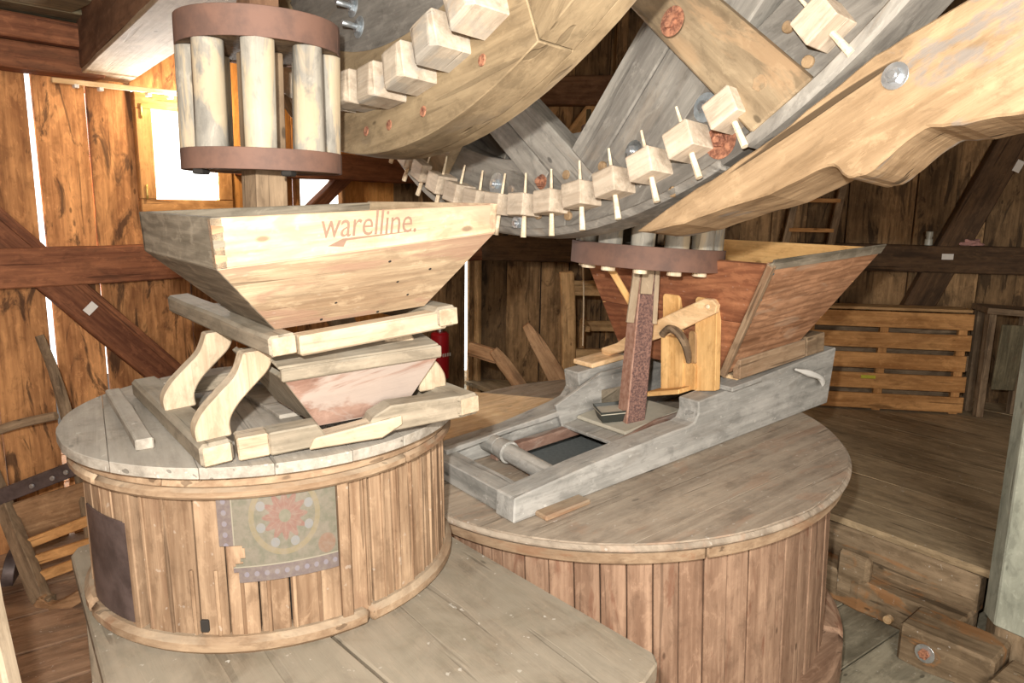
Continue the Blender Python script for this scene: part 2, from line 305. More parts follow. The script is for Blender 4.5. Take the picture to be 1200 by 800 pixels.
def sweep(name, pts, w, h, mat, par=None, up=(0, 0, 1), rnd=True, n=8, smooth=True):
    """bar along a smooth path; w, h lists (full sizes) or numbers; rnd = elliptical section"""
    P = [np.array(p, float) for p in pts]; m = len(P); w = [w]*m if np.isscalar(w) else w; h = [h]*m if np.isscalar(h) else h
    Q = []; k = 5
    for i in range(m-1):
        a, b, c, d = P[max(i-1, 0)], P[i], P[i+1], P[min(i+2, m-1)]
        for j in range(k+(i == m-2)):
            t = j/k; Q.append((.5*((2*b)+(-a+c)*t+(2*a-5*b+4*c-d)*t*t+(-a+3*b-3*c+d)*t**3), w[i]+(w[i+1]-w[i])*t, h[i]+(h[i+1]-h[i])*t))
    V = []; F = []; s = n if rnd else 4
    for i, (q, ww, hh) in enumerate(Q):
        tt = nv(Q[min(i+1, len(Q)-1)][0]-Q[max(i-1, 0)][0]); u = np.array(up, float); u = nv(u-tt*(u@tt)); y = np.cross(u, tt)
        for k2 in range(s):
            if rnd: a = 2*math.pi*k2/s; V.append(q+y*math.cos(a)*ww/2+u*math.sin(a)*hh/2)
            else: a = ((-1, -1), (1, -1), (1, 1), (-1, 1))[k2]; V.append(q+y*a[0]*ww/2+u*a[1]*hh/2)
    for i in range(len(Q)-1):
        for k2 in range(s): a = s*i+k2; b = s*i+(k2+1) % s; F.append([a, b, b+s, a+s])
    F += [list(range(s))[::-1], list(range(s*(len(Q)-1), s*len(Q)))]
    return mo(name, V, F, mat, par, P[-1]-P[0], up, 0 if rnd else .003, smooth)
class Fr:
    def __init__(s, o, x, y, z): s.o = np.array(o, float); s.a = [np.array(x, float), np.array(y, float), np.array(z, float)]
    def __call__(s, a, b, c=0): return s.o+s.a[0]*a+s.a[1]*b+s.a[2]*c
    def v(s, a, b, c=0): return s.a[0]*a+s.a[1]*b+s.a[2]*c
    def on(s, ax, val, px, py):
        n = s.a[ax]; d = ray(px, py); p = EYE+d*(((s.o+n*val-EYE)@n)/(d@n)); q = p-s.o; return [float(q@k) for k in s.a]
    def onw(s, ax, val, px, py): return s(*s.on(ax, val, px, py))
def arcseg(name, fr, r0, r1, z0, z1, a0, a1, mat, par, n=8, bev=.003, R0=None, R1=None, smooth=True, vert=False):
    """ring segment in fr's xy plane; R0,R1 = radii at z1 when flared"""
    R0 = r0 if R0 is None else R0; R1 = r1 if R1 is None else R1; V = []; F = []
    for i in range(n+1):
        a = a0+(a1-a0)*i/n; c, s = math.cos(a), math.sin(a)
        V += [fr(r0*c, r0*s, z0), fr(r1*c, r1*s, z0), fr(R1*c, R1*s, z1), fr(R0*c, R0*s, z1)]
    F = [[0, 1, 2, 3], [4*n+3, 4*n+2, 4*n+1, 4*n]]
    for i in range(n):
        for k in range(4): a = 4*i+k; b = 4*i+(k+1) % 4; F.append([a, b, b+4, a+4][::-1])
    am = (a0+a1)/2
    tg = fr.v(-math.sin(am), math.cos(am)); return mo(name, V, F, mat, par, fr.a[2] if vert else tg, np.cross(tg, fr.a[2]) if vert else fr.a[2], bev, smooth)
def strips(name, fr, R, z0, z1, axis_ang, widths, mat, par, hole=None, gap=.0015, bev=.003, c=(0, 0)):
    """disc of radius R cut into planks along axis_ang; hole=(cx,cy,r) leaves an eye"""
    ca, sa = math.cos(axis_ang), math.sin(axis_ang); y = -R; k = 0
    def w_(x, yy): return fr(c[0]+x*ca-yy*sa, c[1]+x*sa+yy*ca, z0)
    dz = fr.v(0, 0, z1-z0)
    while y < R-.01:
        y1 = min(y+widths[k % len(widths)], R); k += 1; a, b = y+gap, y1-gap
        ys = np.linspace(a, b, 9); xr = [math.sqrt(max(R*R-v*v, 0)) for v in ys]
        if hole and abs((a+b)/2-hole[1]) < hole[2]+(b-a)/2:
            hx = [math.sqrt(max(hole[2]**2-(v-hole[1])**2, 0)) for v in ys]
            for sgn in (1, -1):
                outer = [(sgn*x, v) for x, v in zip(xr, ys)]; inner = [(hole[0]+sgn*h, v) for h, v in zip(hx, ys)][::-1]
                prism3(name, [w_(*p) for p in outer+inner], dz, mat, par, x=fr.v(ca, sa), bev=0)
        else:
            pts = [(x, v) for x, v in zip(xr, ys)]+[(-x, v) for x, v in zip(xr, ys)][::-1]
            pts = [p for i, p in enumerate(pts) if i == 0 or abs(p[0]-pts[i-1][0])+abs(p[1]-pts[i-1][1]) > 1e-4]
            prism3(name, [w_(*p) for p in pts], dz, mat, par, x=fr.v(ca, sa), bev=bev)
        y = y1
def panel(name, c4, th, mat, par, x=None, inward=None, bev=.002):
    """board on four world corners, thickness toward `inward` point"""
    c4 = [np.array(p, float) for p in c4]; n = nv(np.cross(c4[1]-c4[0], c4[3]-c4[0]))
    if inward is not None and n @ (np.array(inward)-c4[0]) < 0: n = -n
    return prism3(name, c4, n*th, mat, par, x=c4[1]-c4[0] if x is None else x, bev=bev)
def copy_to(o, M, par):
    c = o.copy(); COL.objects.link(c); WM[c] = Matrix(M); c.parent = par; c.matrix_basis = WM[par].inverted() @ WM[c]
    for ch in list(o.children):
        copy_to(ch, WM[c] @ WM[o].inverted() @ WM[ch], c)
    return c
def washer_bolt(name, p, n, par, R=.03, mat=None, nut=None, rb=.012, L=.02, th=.003):
    p = np.array(p, float); n = nv(n)
    w = cyl(name, p, p+n*th, R, mat or m_steel, par, n=20, bev=.0008)
    cyl('nut', p+n*th, p+n*(th+rb*1.0), rb*1.55, nut or m_zinc, w, n=6, bev=.001, smooth=False)
    if L: cyl('bolt_end', p+n*(th+rb), p+n*(th+rb+L), rb*.8, nut or m_zinc, w, n=10, bev=.001)
    return w

# ------------------------------------------------------------------ frames of reference
N1 = nv([-.058, -.04, 1]); U1 = np.array([.795, .602, .07]); U1 = nv(U1-N1*(U1@N1)); V1 = np.cross(N1, U1)
SK = .854
D1 = Fr((-.812*SK, 2.385*SK, 2-.738*SK), U1*SK, V1*SK, N1*SK)   # stand and hopper standing on the small lid
N3 = nv([-.0174, -.012, 1]); U3 = np.array([.795, .602, 0]); U3 = nv(U3-N3*(U3@N3)); V3 = np.cross(N3, U3)
DC = Fr(np.array([-.775, 2.328, .822])+N3*.535, U3, V3, N3)     # lid plane of the small casing
D2 = Fr((.0177, 2.4843, .8661), U1, V1, N1)           # lid plane of the large casing, foot of the near side beam
AZ, TI = .924, .091
nh = np.array([-math.sin(AZ), -math.cos(AZ), 0]); E_ = np.array([math.cos(AZ), -math.sin(AZ), 0])
nt_ = nh*math.cos(TI)+np.array([0, 0, math.sin(TI)]); ut_ = np.array([0, 0, math.cos(TI)])-math.sin(TI)*nh
WB = Fr((.181, 3.1, 3.833), E_, ut_, nt_); WA = Fr((-.360, 2.649, 3.898), E_, ut_, nt_)
la, lb = np.array([-2.78, 4.4, 0]), np.array([-.35, 7.1, 0]); ld = nv(lb-la); ln = np.array([ld[1], -ld[0], 0])   # left wall: along, inward
LW = Fr(la, ld, ln, (0, 0, 1))
ra, rb_ = np.array([-.35, 7.1, 0]), np.array([4.45, 6.5, 0]); rd = nv(rb_-ra); rn = np.array([rd[1], -rd[0], 0])
RW = Fr(ra, rd, rn, (0, 0, 1))
FL = -.12

# ------------------------------------------------------------------ room shell
floor = struct('floor', (0, 3, FL))
# low floor boards run along e (0.8,0.6 across)
ud = np.array([.8, .6, 0]); ed = np.array([.6, -.8, 0])
LF = Fr((0, 3, FL), ud, ed, (0, 0, 1))
x = -5.2; k = 0
while x < 4.2:
    w = [.34, .31, .37, .33][k % 4]; k += 1
    # left boards run roughly across the view: split so the near ones match the photograph
    box('floor_board', LF(-6, x+w/2, -.02), LF(-.4+.3*(k % 2), x+w/2, -.02), w-.022, .04, w_floor, floor, bev=.003)
    box('floor_board', LF(-.397+.3*(k % 2), x+w/2, -.02), LF(4.6, x+w/2, -.02), w-.008, .04, w_floorg, floor, bev=.003)
    x += w
box('subfloor', (0, 2.5, FL-.10), (0.01, -4, FL-.10), 14, .1, m_dark, floor, bev=0)
box('subfloor', (0, 2.5, FL-.10), (0.01, 9, FL-.10), 14, .1, m_dark, floor, bev=0)

raised = struct('floor_2', (2.2, 4.6, .3))
RF = Fr((1.83, 3.97, .3), ed, ud, (0, 0, 1))     # x along the edge (toward viewer right), y away from the casing
y = 0
for w in (.34, .42, .38, .45, .4, .42, .4, .45, .4, .4):
    box('floor_board', RF(-4.2, y+w/2, -.02), RF(3.2, y+w/2, -.02), w-.003, .04, w_floorr, raised, bev=.0015, n=8, rough=.002); y += w
step = thing('step_timbers', (2.0, 3.7, FL), 'worn brown timbers stacked as step below raised floor at right', 'step')
box('timber', RF(-1.2, .055, -.155), RF(.80, .055, -.155), .10, .205, w_step, step, bev=.012, n=10, rough=.006)
box('timber', RF(-.6, -.05, -.33), RF(.80, -.05, -.33), .22, .18, w_step, step, bev=.015, n=14, rough=.008)
box('cleat', RF(.16, -.13, -.24), RF(.34, -.13, -.24), .06, .26, w_step, step, bev=.02)
box('end_block', RF(.62, -.28, -.33), RF(1.02, -.25, -.33), .26, .2, w_step, step, bev=.015, n=3, rough=.006)
washer_bolt('washer', RF(.76, -.415, -.325), -ud, step, .045, m_zinc, m_rb, .016, 0)
cyl('peg', RF(.48, -.17, -.37), RF(.48, -.20, -.37), .022, w_newp, step)
box('timber', RF(1.03, -.31, -.36), RF(1.9, -.31, -.36), .26, .14, w_step, step, bev=.015, n=8, rough=.008)

wl = struct('wall_left', LW(1.2, 0, 0))
def wall_board(fr, s0, s1, z0, z1, mat, par, off=0., th=.03):
    return box('board', fr((s0+s1)/2, -th/2+off, z0), fr((s0+s1)/2, -th/2+off, z1), s1-s0, th, mat, par, up=fr.a[1], bev=.003, n=7, rough=.004)
ed_l = [(-3.0, -2.7), (-2.7, -2.4), (-2.4, -2.1), (-2.1, -1.8), (-1.79, -1.5), (-1.5, -1.2), (-1.19, -.9), (-.9, -.62), (-.61, -.33), (-.325, -.038), (-.003, .270), (.282, .54), (1.16, 1.42), (1.42, 1.66)]
for s0, s1 in ed_l: wall_board(LW, s0, s1, FL, 6.2, w_orange if s0 > 1.1 else w_wall, wl)
for s0, s1 in ((.535, .84), (.845, 1.155)): wall_board(LW, s0, s1, FL, 1.92, w_wall, wl); wall_board(LW, s0, s1, 2.67, 6.2, w_wall, wl)
for s0, s1 in ((1.665, 1.9), (1.9, 2.1)): wall_board(LW, s0, s1, FL, 1.86, w_wall, wl); wall_board(LW, s0, s1, 2.23, 6.2, w_orange, wl)
for s0, s1, m in ((2.1, 2.36, w_orange), (2.36, 2.62, w_orange), (2.625, 2.9, w_wallr), (2.9, 3.17, w_wallr), (3.175, 3.475, w_wallr), (3.53, 3.66, w_wallr)): wall_board(LW, s0, s1, FL, 6.2, m, wl)
box('wall_rail', LW(-3, .07, 1.60), LW(3.6, .07, 1.60), .14, .225, w_beam, wl, n=16, rough=.004, bev=.008)
box('wall_rail', LW(1.2, .07, 2.27), LW(3.6, .07, 2.27), .14, .2, w_beam, wl, n=10, rough=.004, bev=.008)
def brace(p, q, w, off, mat, par, fr, th=.09): return box('brace', fr(p[0], off, p[1]), fr(q[0], off, q[1]), w, th, mat, par, up=fr.a[1], bev=.008, n=10, rough=.003)
brace((-.95, 2.57), (1.05, .36), .21, .055, w_beam, wl, LW)
box('brace_moulding', LW(-.80, .11, 2.50), LW(1.10, .11, .405), .035, .02, w_beam, wl, up=ln)
brace((1.62, 1.80), (2.35, 2.42), .10, .05, w_beam, wl, LW)
box('post', LW(3.60, .04, FL), LW(3.60, .04, 4), .05, .07, w_stand, wl, up=ln, bev=.01, n=12, rough=.004)
box('wall_plate', LW(-3, .10, 2.76), LW(.33, .10, 2.76), .2, .14, w_beam, wl, bev=.01, n=8, rough=.004)
box('wall_plate', LW(-3, .13, 2.90), LW(.33, .13, 2.90), .26, .13, w_beam, wl, bev=.01, n=8, rough=.004)
# white labels pinned to the timbers
def label_on(fr, s, off, z, w, h, name, lab, rotv=0):
    c = fr(s, off, z); a = fr.a[0]*math.cos(rotv)+np.array([0, 0, math.sin(rotv)]); b = -fr.a[0]*math.sin(rotv)+np.array([0, 0, math.cos(rotv)])
    o = prism3(name, [c-a*w/2-b*h/2, c+a*w/2-b*h/2, c+a*w/2+b*h/2, c-a*w/2+b*h/2], fr.a[1]*.003, m_white, None, bev=0); return tag(o, lab, 'label', 'paper labels pinned on the timbers')
label_on(LW, .17, .102, 1.335, .075, .05, 'paper_label', 'small white paper label pinned on the left diagonal brace', .75)

def window(name, fr, s0, s1, z0, z1, f=.10, mull=True):
    w = struct(name, fr((s0+s1)/2, 0, z0))
    for a, b in (((s0, z0+f/2), (s1, z0+f/2)), ((s0, z1-f/2), (s1, z1-f/2))): box('window_frame', fr(a[0], .01, a[1]), fr(b[0], .01, b[1]), .07, f, w_crate, w, bev=.005)
    for s in (s0+f/2, s1-f/2): box('window_frame', fr(s, .015, z0+f), fr(s, .015, z1-f), f, .065, w_crate, w, up=fr.a[1], bev=.005)
    g = [fr(s0+f, -.01, z0+f), fr(s1-f, -.01, z0+f), fr(s1-f, -.01, z1-f), fr(s0+f, -.01, z1-f)]
    prism3('glass_pane', g, fr.a[1]*.004, m_glass, w, bev=0)
    return w
w1 = window('window_1', LW, .54, 1.16, 1.90, 2.66)
for z in (2.0, 2.5): cyl('hinge', LW(.575, .055, z), LW(.575, .055, z+.09), .008, m_hide, w1, n=8)
w2 = window('window_2', LW, 1.665, 2.1, 1.85, 2.24, .03)
box('mullion', LW(1.80, .0, 1.88), LW(2.02, .0, 2.2), .02, .03, m_white, w2, up=ln)

wr = struct('wall_right', RW(2.5, 0, 0)); s = 0.0; k = 0
while s < 6.6:
    w = [.29, .33, .27, .31, .34, .28][k % 6]; k += 1
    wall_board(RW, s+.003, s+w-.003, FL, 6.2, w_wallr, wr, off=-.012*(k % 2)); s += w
box('wall_backing', RW(-.1, -.07, 3), RW(6.8, -.07, 3), .02, 6.4, m_dark, wr, bev=0)
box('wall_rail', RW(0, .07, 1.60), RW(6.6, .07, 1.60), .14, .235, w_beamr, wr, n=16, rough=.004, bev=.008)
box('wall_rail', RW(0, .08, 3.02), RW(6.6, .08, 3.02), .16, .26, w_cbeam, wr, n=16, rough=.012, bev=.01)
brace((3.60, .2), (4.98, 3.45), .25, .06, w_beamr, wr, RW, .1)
brace((1.15, 3.0), (.55, 2.2), .12, .05, w_stand, wr, RW, .08)
box('post', RW(1.3, .05, FL), RW(1.3, .05, 3.9), .1, .1, w_wallr, wr, up=rn, bev=.008)
label_on(RW, 4.185, .142, 1.625, .095, .05, 'paper_label', 'small white paper label on the dark rail of the right wall', 0)
label_on(RW, 4.67, .115, 2.40, .06, .10, 'paper_label', 'white paper label on the dark diagonal brace at far right', -.4)
# walls outside the frame close the mill room
def far_wall(name, pts):
    w = struct(name, (*pts[0], 0))
    p, q = np.array([*pts[0], 3.0]), np.array([*pts[1], 3.0]); box('board_wall', p, q, .05, 6.4, w_wallr, w, bev=0)
pL = LW(-3.0, 0, 0); pR = RW(6.6, 0, 0)
far_wall('wall_near_left', ((pL[0], pL[1]), (-4.4, -1.2))); far_wall('wall_near_right', ((pR[0], pR[1]), (6.2, 2.0)))
far_wall('wall_rear_right', ((6.2, 2.0), (3.4, -2.6))); far_wall('wall_rear_left', ((-4.4, -1.2), (-1.6, -2.6)))
far_wall('wall_rear', ((-1.6, -2.65), (3.4, -2.65)))
ceil = struct('ceiling', (0, 2, 6.2)); box('ceiling_board', (-7, 2.5, 6.25), (8, 2.5, 6.25), 13, .06, w_ceil, ceil, bev=0)
lc = struct('ceiling_2', LW(-1, .6, 3.0))
for k in range(5): box('ceiling_plank', LW(-3.0, .25+k*.36, 3.0), LW(.38-.28*k, .25+k*.36, 3.0), .35, .05, w_ceil, lc, bev=.004)
# the great ceiling beam over the small pinion
BT = Fr((-2.66, 4.62, 2.73), ed, -ud, (0, 0, 1))
trim = struct('trim_1', BT(1.0, 0, 0))
box('beam', BT(-.9, -.15, .19), BT(5.2, -.15, .19), .30, .38, w_cbeam, trim, up=(0, 0, 1), bev=.012, n=20, rough=.006)
box('lit_underside', BT(-.2, -.15, -.012), BT(2.6, -.15, -.012), .285, .024, w_pale, trim, bev=.004, n=8, rough=.003)  # pale board added; its colour imitates bright light on the beam's underside
box('beam_strap', BT(-.05, .01, .20), BT(-.05, .01, .42), .05, .015, w_ceil, trim, up=-ud, bev=.002)

# lamp rail under the beam near the window
lr = thing('lamp_batten', LW(.4, .25, 2.66), 'thin orange batten with clips and small bulb under the ceiling beam', 'lamp')
box('batten', LW(.03, .24, 2.64), LW(.78, .26, 2.65), .03, .028, w_newp, lr, bev=.003)
for s_ in (.15, .28, .55, .68): box('clip', LW(s_-.012, .24, 2.622), LW(s_+.012, .24, 2.622), .04, .02, m_white, lr, bev=.002)
bp0 = LW(.80, .28, 2.665); cyl('socket', bp0, bp0+np.array([0, 0, .03]), .018, m_white, lr)
bm = bmesh.new(); bmesh.ops.create_icosphere(bm, subdivisions=2, radius=.03); me = bpy.data.meshes.new('bulb'); bm.to_mesh(me); bm.free(); me.materials.append(m_glow)
for p in me.polygons: p.use_smooth = True
link('bulb', me, Matrix.Translation(Vector(bp0+np.array([.02, -.02, .045]))), lr)
light('bulb_light', 'POINT', tuple(LW(.86, .36, 2.60)), 34, (1, .80, .55), .04)

# ------------------------------------------------------------------ bench under the small casing
PZ = -.535
bench = thing('bench_platform', DC(0, -.3, PZ-.3), 'dusty grey-brown board platform carrying the small round millstone casing', 'platform')
def dz(a): return DC.v(0, 0, a)
def plat(pts): return prism3('platform_board', [DC(a, b, PZ-.055) for a, b in pts], dz(.055), w_plat, bench, x=V3, bev=.006)
def pq(px, py): q = DC.on(2, PZ, px, py); return (q[0], q[1])
jt, jb = pq(405, 755), pq(463, 805); jd = (jb[0]-jt[0], jb[1]-jt[1])
J0 = (jt[0]-jd[0]*4, jt[1]-jd[1]*4); J1 = (jb[0]+jd[0]*1.2, jb[1]+jd[1]*1.2)
r0 = pq(524, 624); r1 = pq(766, 764); r2 = pq(771, 776); r3 = pq(764, 786); l0 = pq(83, 650); l1 = pq(90, 641); l1b = pq(122, 630); l2 = pq(122, 800); ld0 = (l2[0]-l0[0], l2[1]-l0[1]); l3 = (l0[0]+ld0[0]*1.9, l0[1]+ld0[1]*1.9)
plat([(J1[0]+.004, J1[1]), (r3[0]-.05, r3[1]-.02), r3, r2, r1, r0, (r0[0]-.12, r0[1]+.22), (J0[0]+.004, r0[1]+.45)])
plat([(J0[0]-.004, r0[1]+.45), (J1[0]-.004, J1[1]), l3, l0, l1, l1b, (l1b[0]+.15, r0[1]+.45)])
box('apron', DC(r1[0]-.05, r1[1]+.1, PZ-.13), DC(r0[0]-.05, r0[1]-.02, PZ-.13), .05, .15, w_plat, bench, up=N3)
box('apron', DC(l3[0]+.06, l3[1], PZ-.13), DC(l0[0]+.06, l0[1], PZ-.13), .04, .15, w_plat, bench, up=N3)
for a, b in ((r1[0]-.07, r1[1]+.05), (r0[0]-.08, r0[1]-.05), (l0[0]+.08, l0[1]-.05), (l3[0]+.1, l3[1]+.1)):
    p = DC(a, b, PZ-.06); box('leg', (p[0], p[1], FL), p, .09, .09, w_plat, bench, up=(1, 0, 0))

# ------------------------------------------------------------------ small casing
c1 = thing('millstone_casing', DC(0, 0, PZ), 'smaller round millstone casing with vertical staves and a painted panel', 'millstone casing', 'round millstone casings')
Lid = Fr(DC.o, DC.a[0], DC.a[1], DC.a[2])
strips('lid_board', DC, .602, -.03, 0, math.radians(83), [.17, .19, .16, .2], w_lid1, c1, gap=.0005, bev=.0015)
NS = 4
for i in range(NS):
    a0 = 2*math.pi*i/NS+.35; arcseg('hoop', DC, .51, .584, -.096, -.064, a0, a0+2*math.pi/NS-.003, w_hoop, c1, n=16, bev=.009); arcseg('upper_hoop', DC, .51, .576, -.063, -.031, a0+.4, a0+.4+2*math.pi/NS-.003, w_hoop, c1, n=16, bev=.003, R1=.570)
for i in range(NS):
    a0 = 2*math.pi*i/NS+.1; arcseg('base_ring', DC, .48, .580, PZ, PZ+.05, a0, a0+2*math.pi/NS-.006, w_hoop, c1, n=16, bev=.014)
arcseg('inner_wall', DC, .48, .515, PZ+.02, -.097, 0, 2*math.pi, m_dark, c1, n=48, bev=0)
ns = 44
for i in range(ns):
    a0 = 2*math.pi*i/ns; a1 = a0+2*math.pi/ns; am = math.degrees((a0+a1)/2)
    if 190 < am < 213: continue
    dr = .004*((i*7) % 3)
    arcseg('stave', DC, .52, .553+dr*.5, PZ+.03, -.094, a0+.004, a1-.004, w_stave, c1, n=2, bev=.0035, R0=.518, R1=.546+dr*.5, smooth=False, vert=True)
def dAng(px, py, R): # angle on the casing under a pixel
    d = ray(px, py); d2 = d-N3*(d@N3); o2 = EYE-DC.o; o2 = o2-N3*(o2@N3); A = d2@d2; B = 2*d2@o2; C = o2@o2-R*R; t = (-B-math.sqrt(B*B-4*A*C))/2/A
    p = EYE+d*t-DC.o; return math.atan2(p@V3, p@U3), float(p@N3)
aL, _ = dAng(158, 660, .556); aR, _ = dAng(403, 640, .556)
for am, hw, ro in ((aL, .022, .566), (aR, .028, .571)):
    arcseg('batten', DC, .53, ro, PZ+.045, -.094, am-hw, am+hw, w_stave, c1, n=2, bev=.003, smooth=False, vert=True)
for i in range(36):   # thin beads between staves on the door side
    pass
b0 = aR+.03
for i in range(10): a = b0+.10+i*.105; arcseg('bead', DC, .54, .558, PZ+.045, -.094, a-.008, a+.008, w_stave, c1, n=2, bev=.002, smooth=False, vert=True)
for i in range(9):
    a = aR-.13-i*.118
    arcseg('bead', DC, .54, .5585, PZ+.045, -.094 if a < -2.31 else -.30, a-.009, a+.009, w_stave, c1, n=2, bev=.002, smooth=False, vert=True)
aS0 = aL-.03-.42
for i in range(4): arcseg('stave', DC, .525, .553, PZ+.03, -.094, aL-.03-.105*(i+1), aL-.034-.105*i, w_stave, c1, n=2, bev=.003, vert=True)
arcseg('tin_sheet', DC, .554, .559, PZ+.055, -.19, aL-.43, aL-.028, m_sheet, c1, n=10, bev=.0005)
# painted tin sheet: curved, with a torn lower left corner
t0, _ = dAng(253, 590, .561); t1 = aR-.034
V = []; F = []; cols = 48; rows = 32; Hs = .24; uvs = []
z_top = -.094; Rs = .562
for j in range(rows+1):
    for i in range(cols+1):
        a = t0+(t1-t0)*i/cols; z = z_top-Hs*j/rows
        V.append(DC(Rs*math.cos(a), Rs*math.sin(a), z)); uvs.append((.36*i/cols, Hs-Hs*j/rows))
keep = []
for j in range(rows):
    for i in range(cols):
        u_, v_ = (i+.5)/cols, (j+.5)/rows
        if v_ > .56 and u_ < .13+.02*math.sin(j*.9)+.012*math.sin(j*2.3): continue
        if .56 < v_ < .78 and u_ < .21-.25*abs(v_-.64)+.012*math.sin(j*2.1): continue
        keep.append([j*(cols+1)+i, j*(cols+1)+i+1, (j+1)*(cols+1)+i+1, (j+1)*(cols+1)+i])
sh = mo('painted_panel', V, keep, m_rose, c1, x=U3, z=N3)
uvl = sh.data.uv_layers.new(name='UVMap'); M_ = np.array(WM[sh])
for lp in sh.data.loops:
    p = M_ @ np.array([*sh.data.vertices[lp.vertex_index].co, 1]); q = p[:3]-DC.o; a = math.atan2(q@V3, q@U3); z = q@N3
    uvl.data[lp.index].uv = (.36*(a-t0)/(t1-t0), Hs-(z_top-z))
sm = sh.modifiers.new('thickness', 'SOLIDIFY'); sm.thickness = .003
hA, hz = dAng(242, 745, .555); p = DC(.557*math.cos(hA), .557*math.sin(hA), PZ+.06)
box('door_peg', p, p+N3*.035, .022, .012, m_dark, c1, up=DC.v(math.cos(hA), math.sin(hA)), bev=.003)

# pieces lying on the small lid
b_0, b_1 = DC.on(2, .029, 132, 456), DC.on(2, .029, 170, 515)
bt = box('wooden_batten', DC(b_0[0], b_0[1], .0155), DC(b_1[0], b_1[1], .0155), .045, .029, w_lid1, None, up=N3, bev=.004, n=5, rough=.002)
tag(bt, 'loose grey wooden batten lying at left on the small casing lid', 'batten')
bd = prism3('cover_board', [DC(-.05, -.22, .001), DC(.40, -.22, .001), DC(.34, .36, .001), DC(-.06, .38, .001)], dz(.014), w_lid1, None, bev=.003)
tag(bd, 'flat grey board lying on the small lid beneath the feed tray', 'board')

# ------------------------------------------------------------------ stand that carries the pale hopper
hs = thing('hopper_stand', D1(.1, -.1, 0), 'dusty wooden stand with curved legs under the pale hopper', 'hopper stand')
def bx(name, a, b, w, h, mat, up=N1, **k): return box(name, D1(*a), D1(*b), w*SK, h*SK, mat, hs, up=up, **k)
bx('foot_rail', (-.245, .72, .035), (-.245, -.275, .035), .095, .07, w_frame, bev=.010, n=5, rough=.002)
bx('foot_end', (-.245, -.276, .035), (-.245, -.281, .035), .078, .055, w_pale, bev=.002)
# front foot rail with its scarf joint
fr0 = Fr(D1(-.19, -.285, 0), nv(U1*.985-V1*.17), nv(V1*.985+U1*.17), N1)
fr0.a = [k*SK for k in fr0.a]
def fp(pts, d0, d1, mat, name): return prism3(name, [fr0(a, d0, b) for a, b in pts], fr0.v(0, d1-d0), mat, hs, x=fr0.a[0], bev=.004)
fp([(0, .0), (.09, .0), (.09, .07), (0, .07)], 0, .08, w_pale, 'front_rail')
fp([(.09, -.002), (.235, 0.0), (.26, .025), (.235, .07), (.09, .07)], -.003, .08, w_frame, 'front_rail')
fp([(.20, -.004), (.43, -.012), (.50, .02), (.50, .05), (.30, .035), (.22, .03)], -.012, .06, w_pale, 'scarf_piece')
fp([(.37, .0), (.73, .0), (.73, .075), (.47, .085), (.41, .06)], .0, .085, w_frame, 'front_rail')
bx('foot_rail', (.52, .55, .04), (.535, -.415, .04), .085, .075, w_frame, bev=.010, n=5, rough=.002)
bx('foot_end', (.535, -.416, .04), (.535, -.421, .04), .07, .055, w_pale, bev=.003)
bx('rear_rail', (-.25, .62, .035), (.52, .52, .035), .07, .06, w_frame)
# curved legs: outline in the (u, height) plane, facing the viewer
def sleg(v, u0, flip=1, H=.235, th=.055):
    L = [(0, .07), (-.012, .11), (.0, .15), (.035, .19), (.075, .225), (.10, .27), (.115, .305)]
    R = [(.185, .305), (.178, .26), (.155, .215), (.118, .175), (.092, .14), (.082, .105), (.088, .07)]
    pts = [(u0+flip*a, b) for a, b in L+R]
    sideL = prism3('curved_leg', [D1(a, v, b) for a, b in pts], V1*th, w_pale, hs, x=N1, bev=.004)
    return sideL
def mleg(p, q):
    # p: foot (u,v) centre, q: head (u,v) centre ; s-curve
    pts = []; w = .053
    P0 = D1(p[0], p[1], .068); P3 = D1(q[0], q[1], .305)
    def L(t, h): return D1(p[0]+(q[0]-p[0])*t, p[1]+(q[1]-p[1])*t, h)
    path = [L(0, .066), L(.0, .11), L(.18, .155), L(.5, .20), L(.82, .245), L(1, .305)]
    hv = nv(D1.v(q[0]-p[0], q[1]-p[1])); sd = np.cross(N1, hv)
    V = []; F = []; m = len(path); Q = []
    kk = 5
    for i in range(m-1):
        a, b, c, d = path[max(i-1, 0)], path[i], path[i+1], path[min(i+2, m-1)]
        for j in range(kk+(i == m-2)):
            t = j/kk; Q.append(.5*((2*b)+(-a+c)*t+(2*a-5*b+4*c-d)*t*t+(-a+3*b-3*c+d)*t**3))
    for q_ in Q:
        for a, b in ((-1, -1), (1, -1), (1, 1), (-1, 1)): V.append(q_+sd*a*w/2+hv*b*.042)
    for i in range(len(Q)-1):
        for k in range(4): a = 4*i+k; b = 4*i+(k+1) % 4; F.append([a, b, b+4, a+4])
    F += [[3, 2, 1, 0], [4*(len(Q)-1)+k for k in range(4)]]
    return mo('curved_leg', V, F, w_pale, hs, N1, sd, .004)
mleg((-.235, .20), (-.075, .20)); mleg((-.235, -.20), (-.075, -.20)); mleg((.50, -.22), (.38, -.20))
mleg((.50, .30), (.40, .30))
bx('top_rail', (-.065, .78, .335), (-.045, -.355, .335), .085, .065, w_frame, bev=.008, n=5, rough=.002)
bx('rail_end', (-.045, -.356, .335), (-.045, -.361, .335), .07, .052, w_pale, bev=.002)
bx('top_rail', (0, -.325, .325), (.515, -.30, .325), .07, .06, w_pale, bev=.005)
bx('top_rail', (.50, .6, .335), (.515, -.345, .335), .085, .07, w_frame, bev=.012)
bx('rail_end', (.515, -.346, .335), (.515, -.352, .335), .07, .056, w_pale, bev=.012)
bx('top_rail', (-.03, .40, .335), (.47, .40, .335), .07, .06, w_frame)

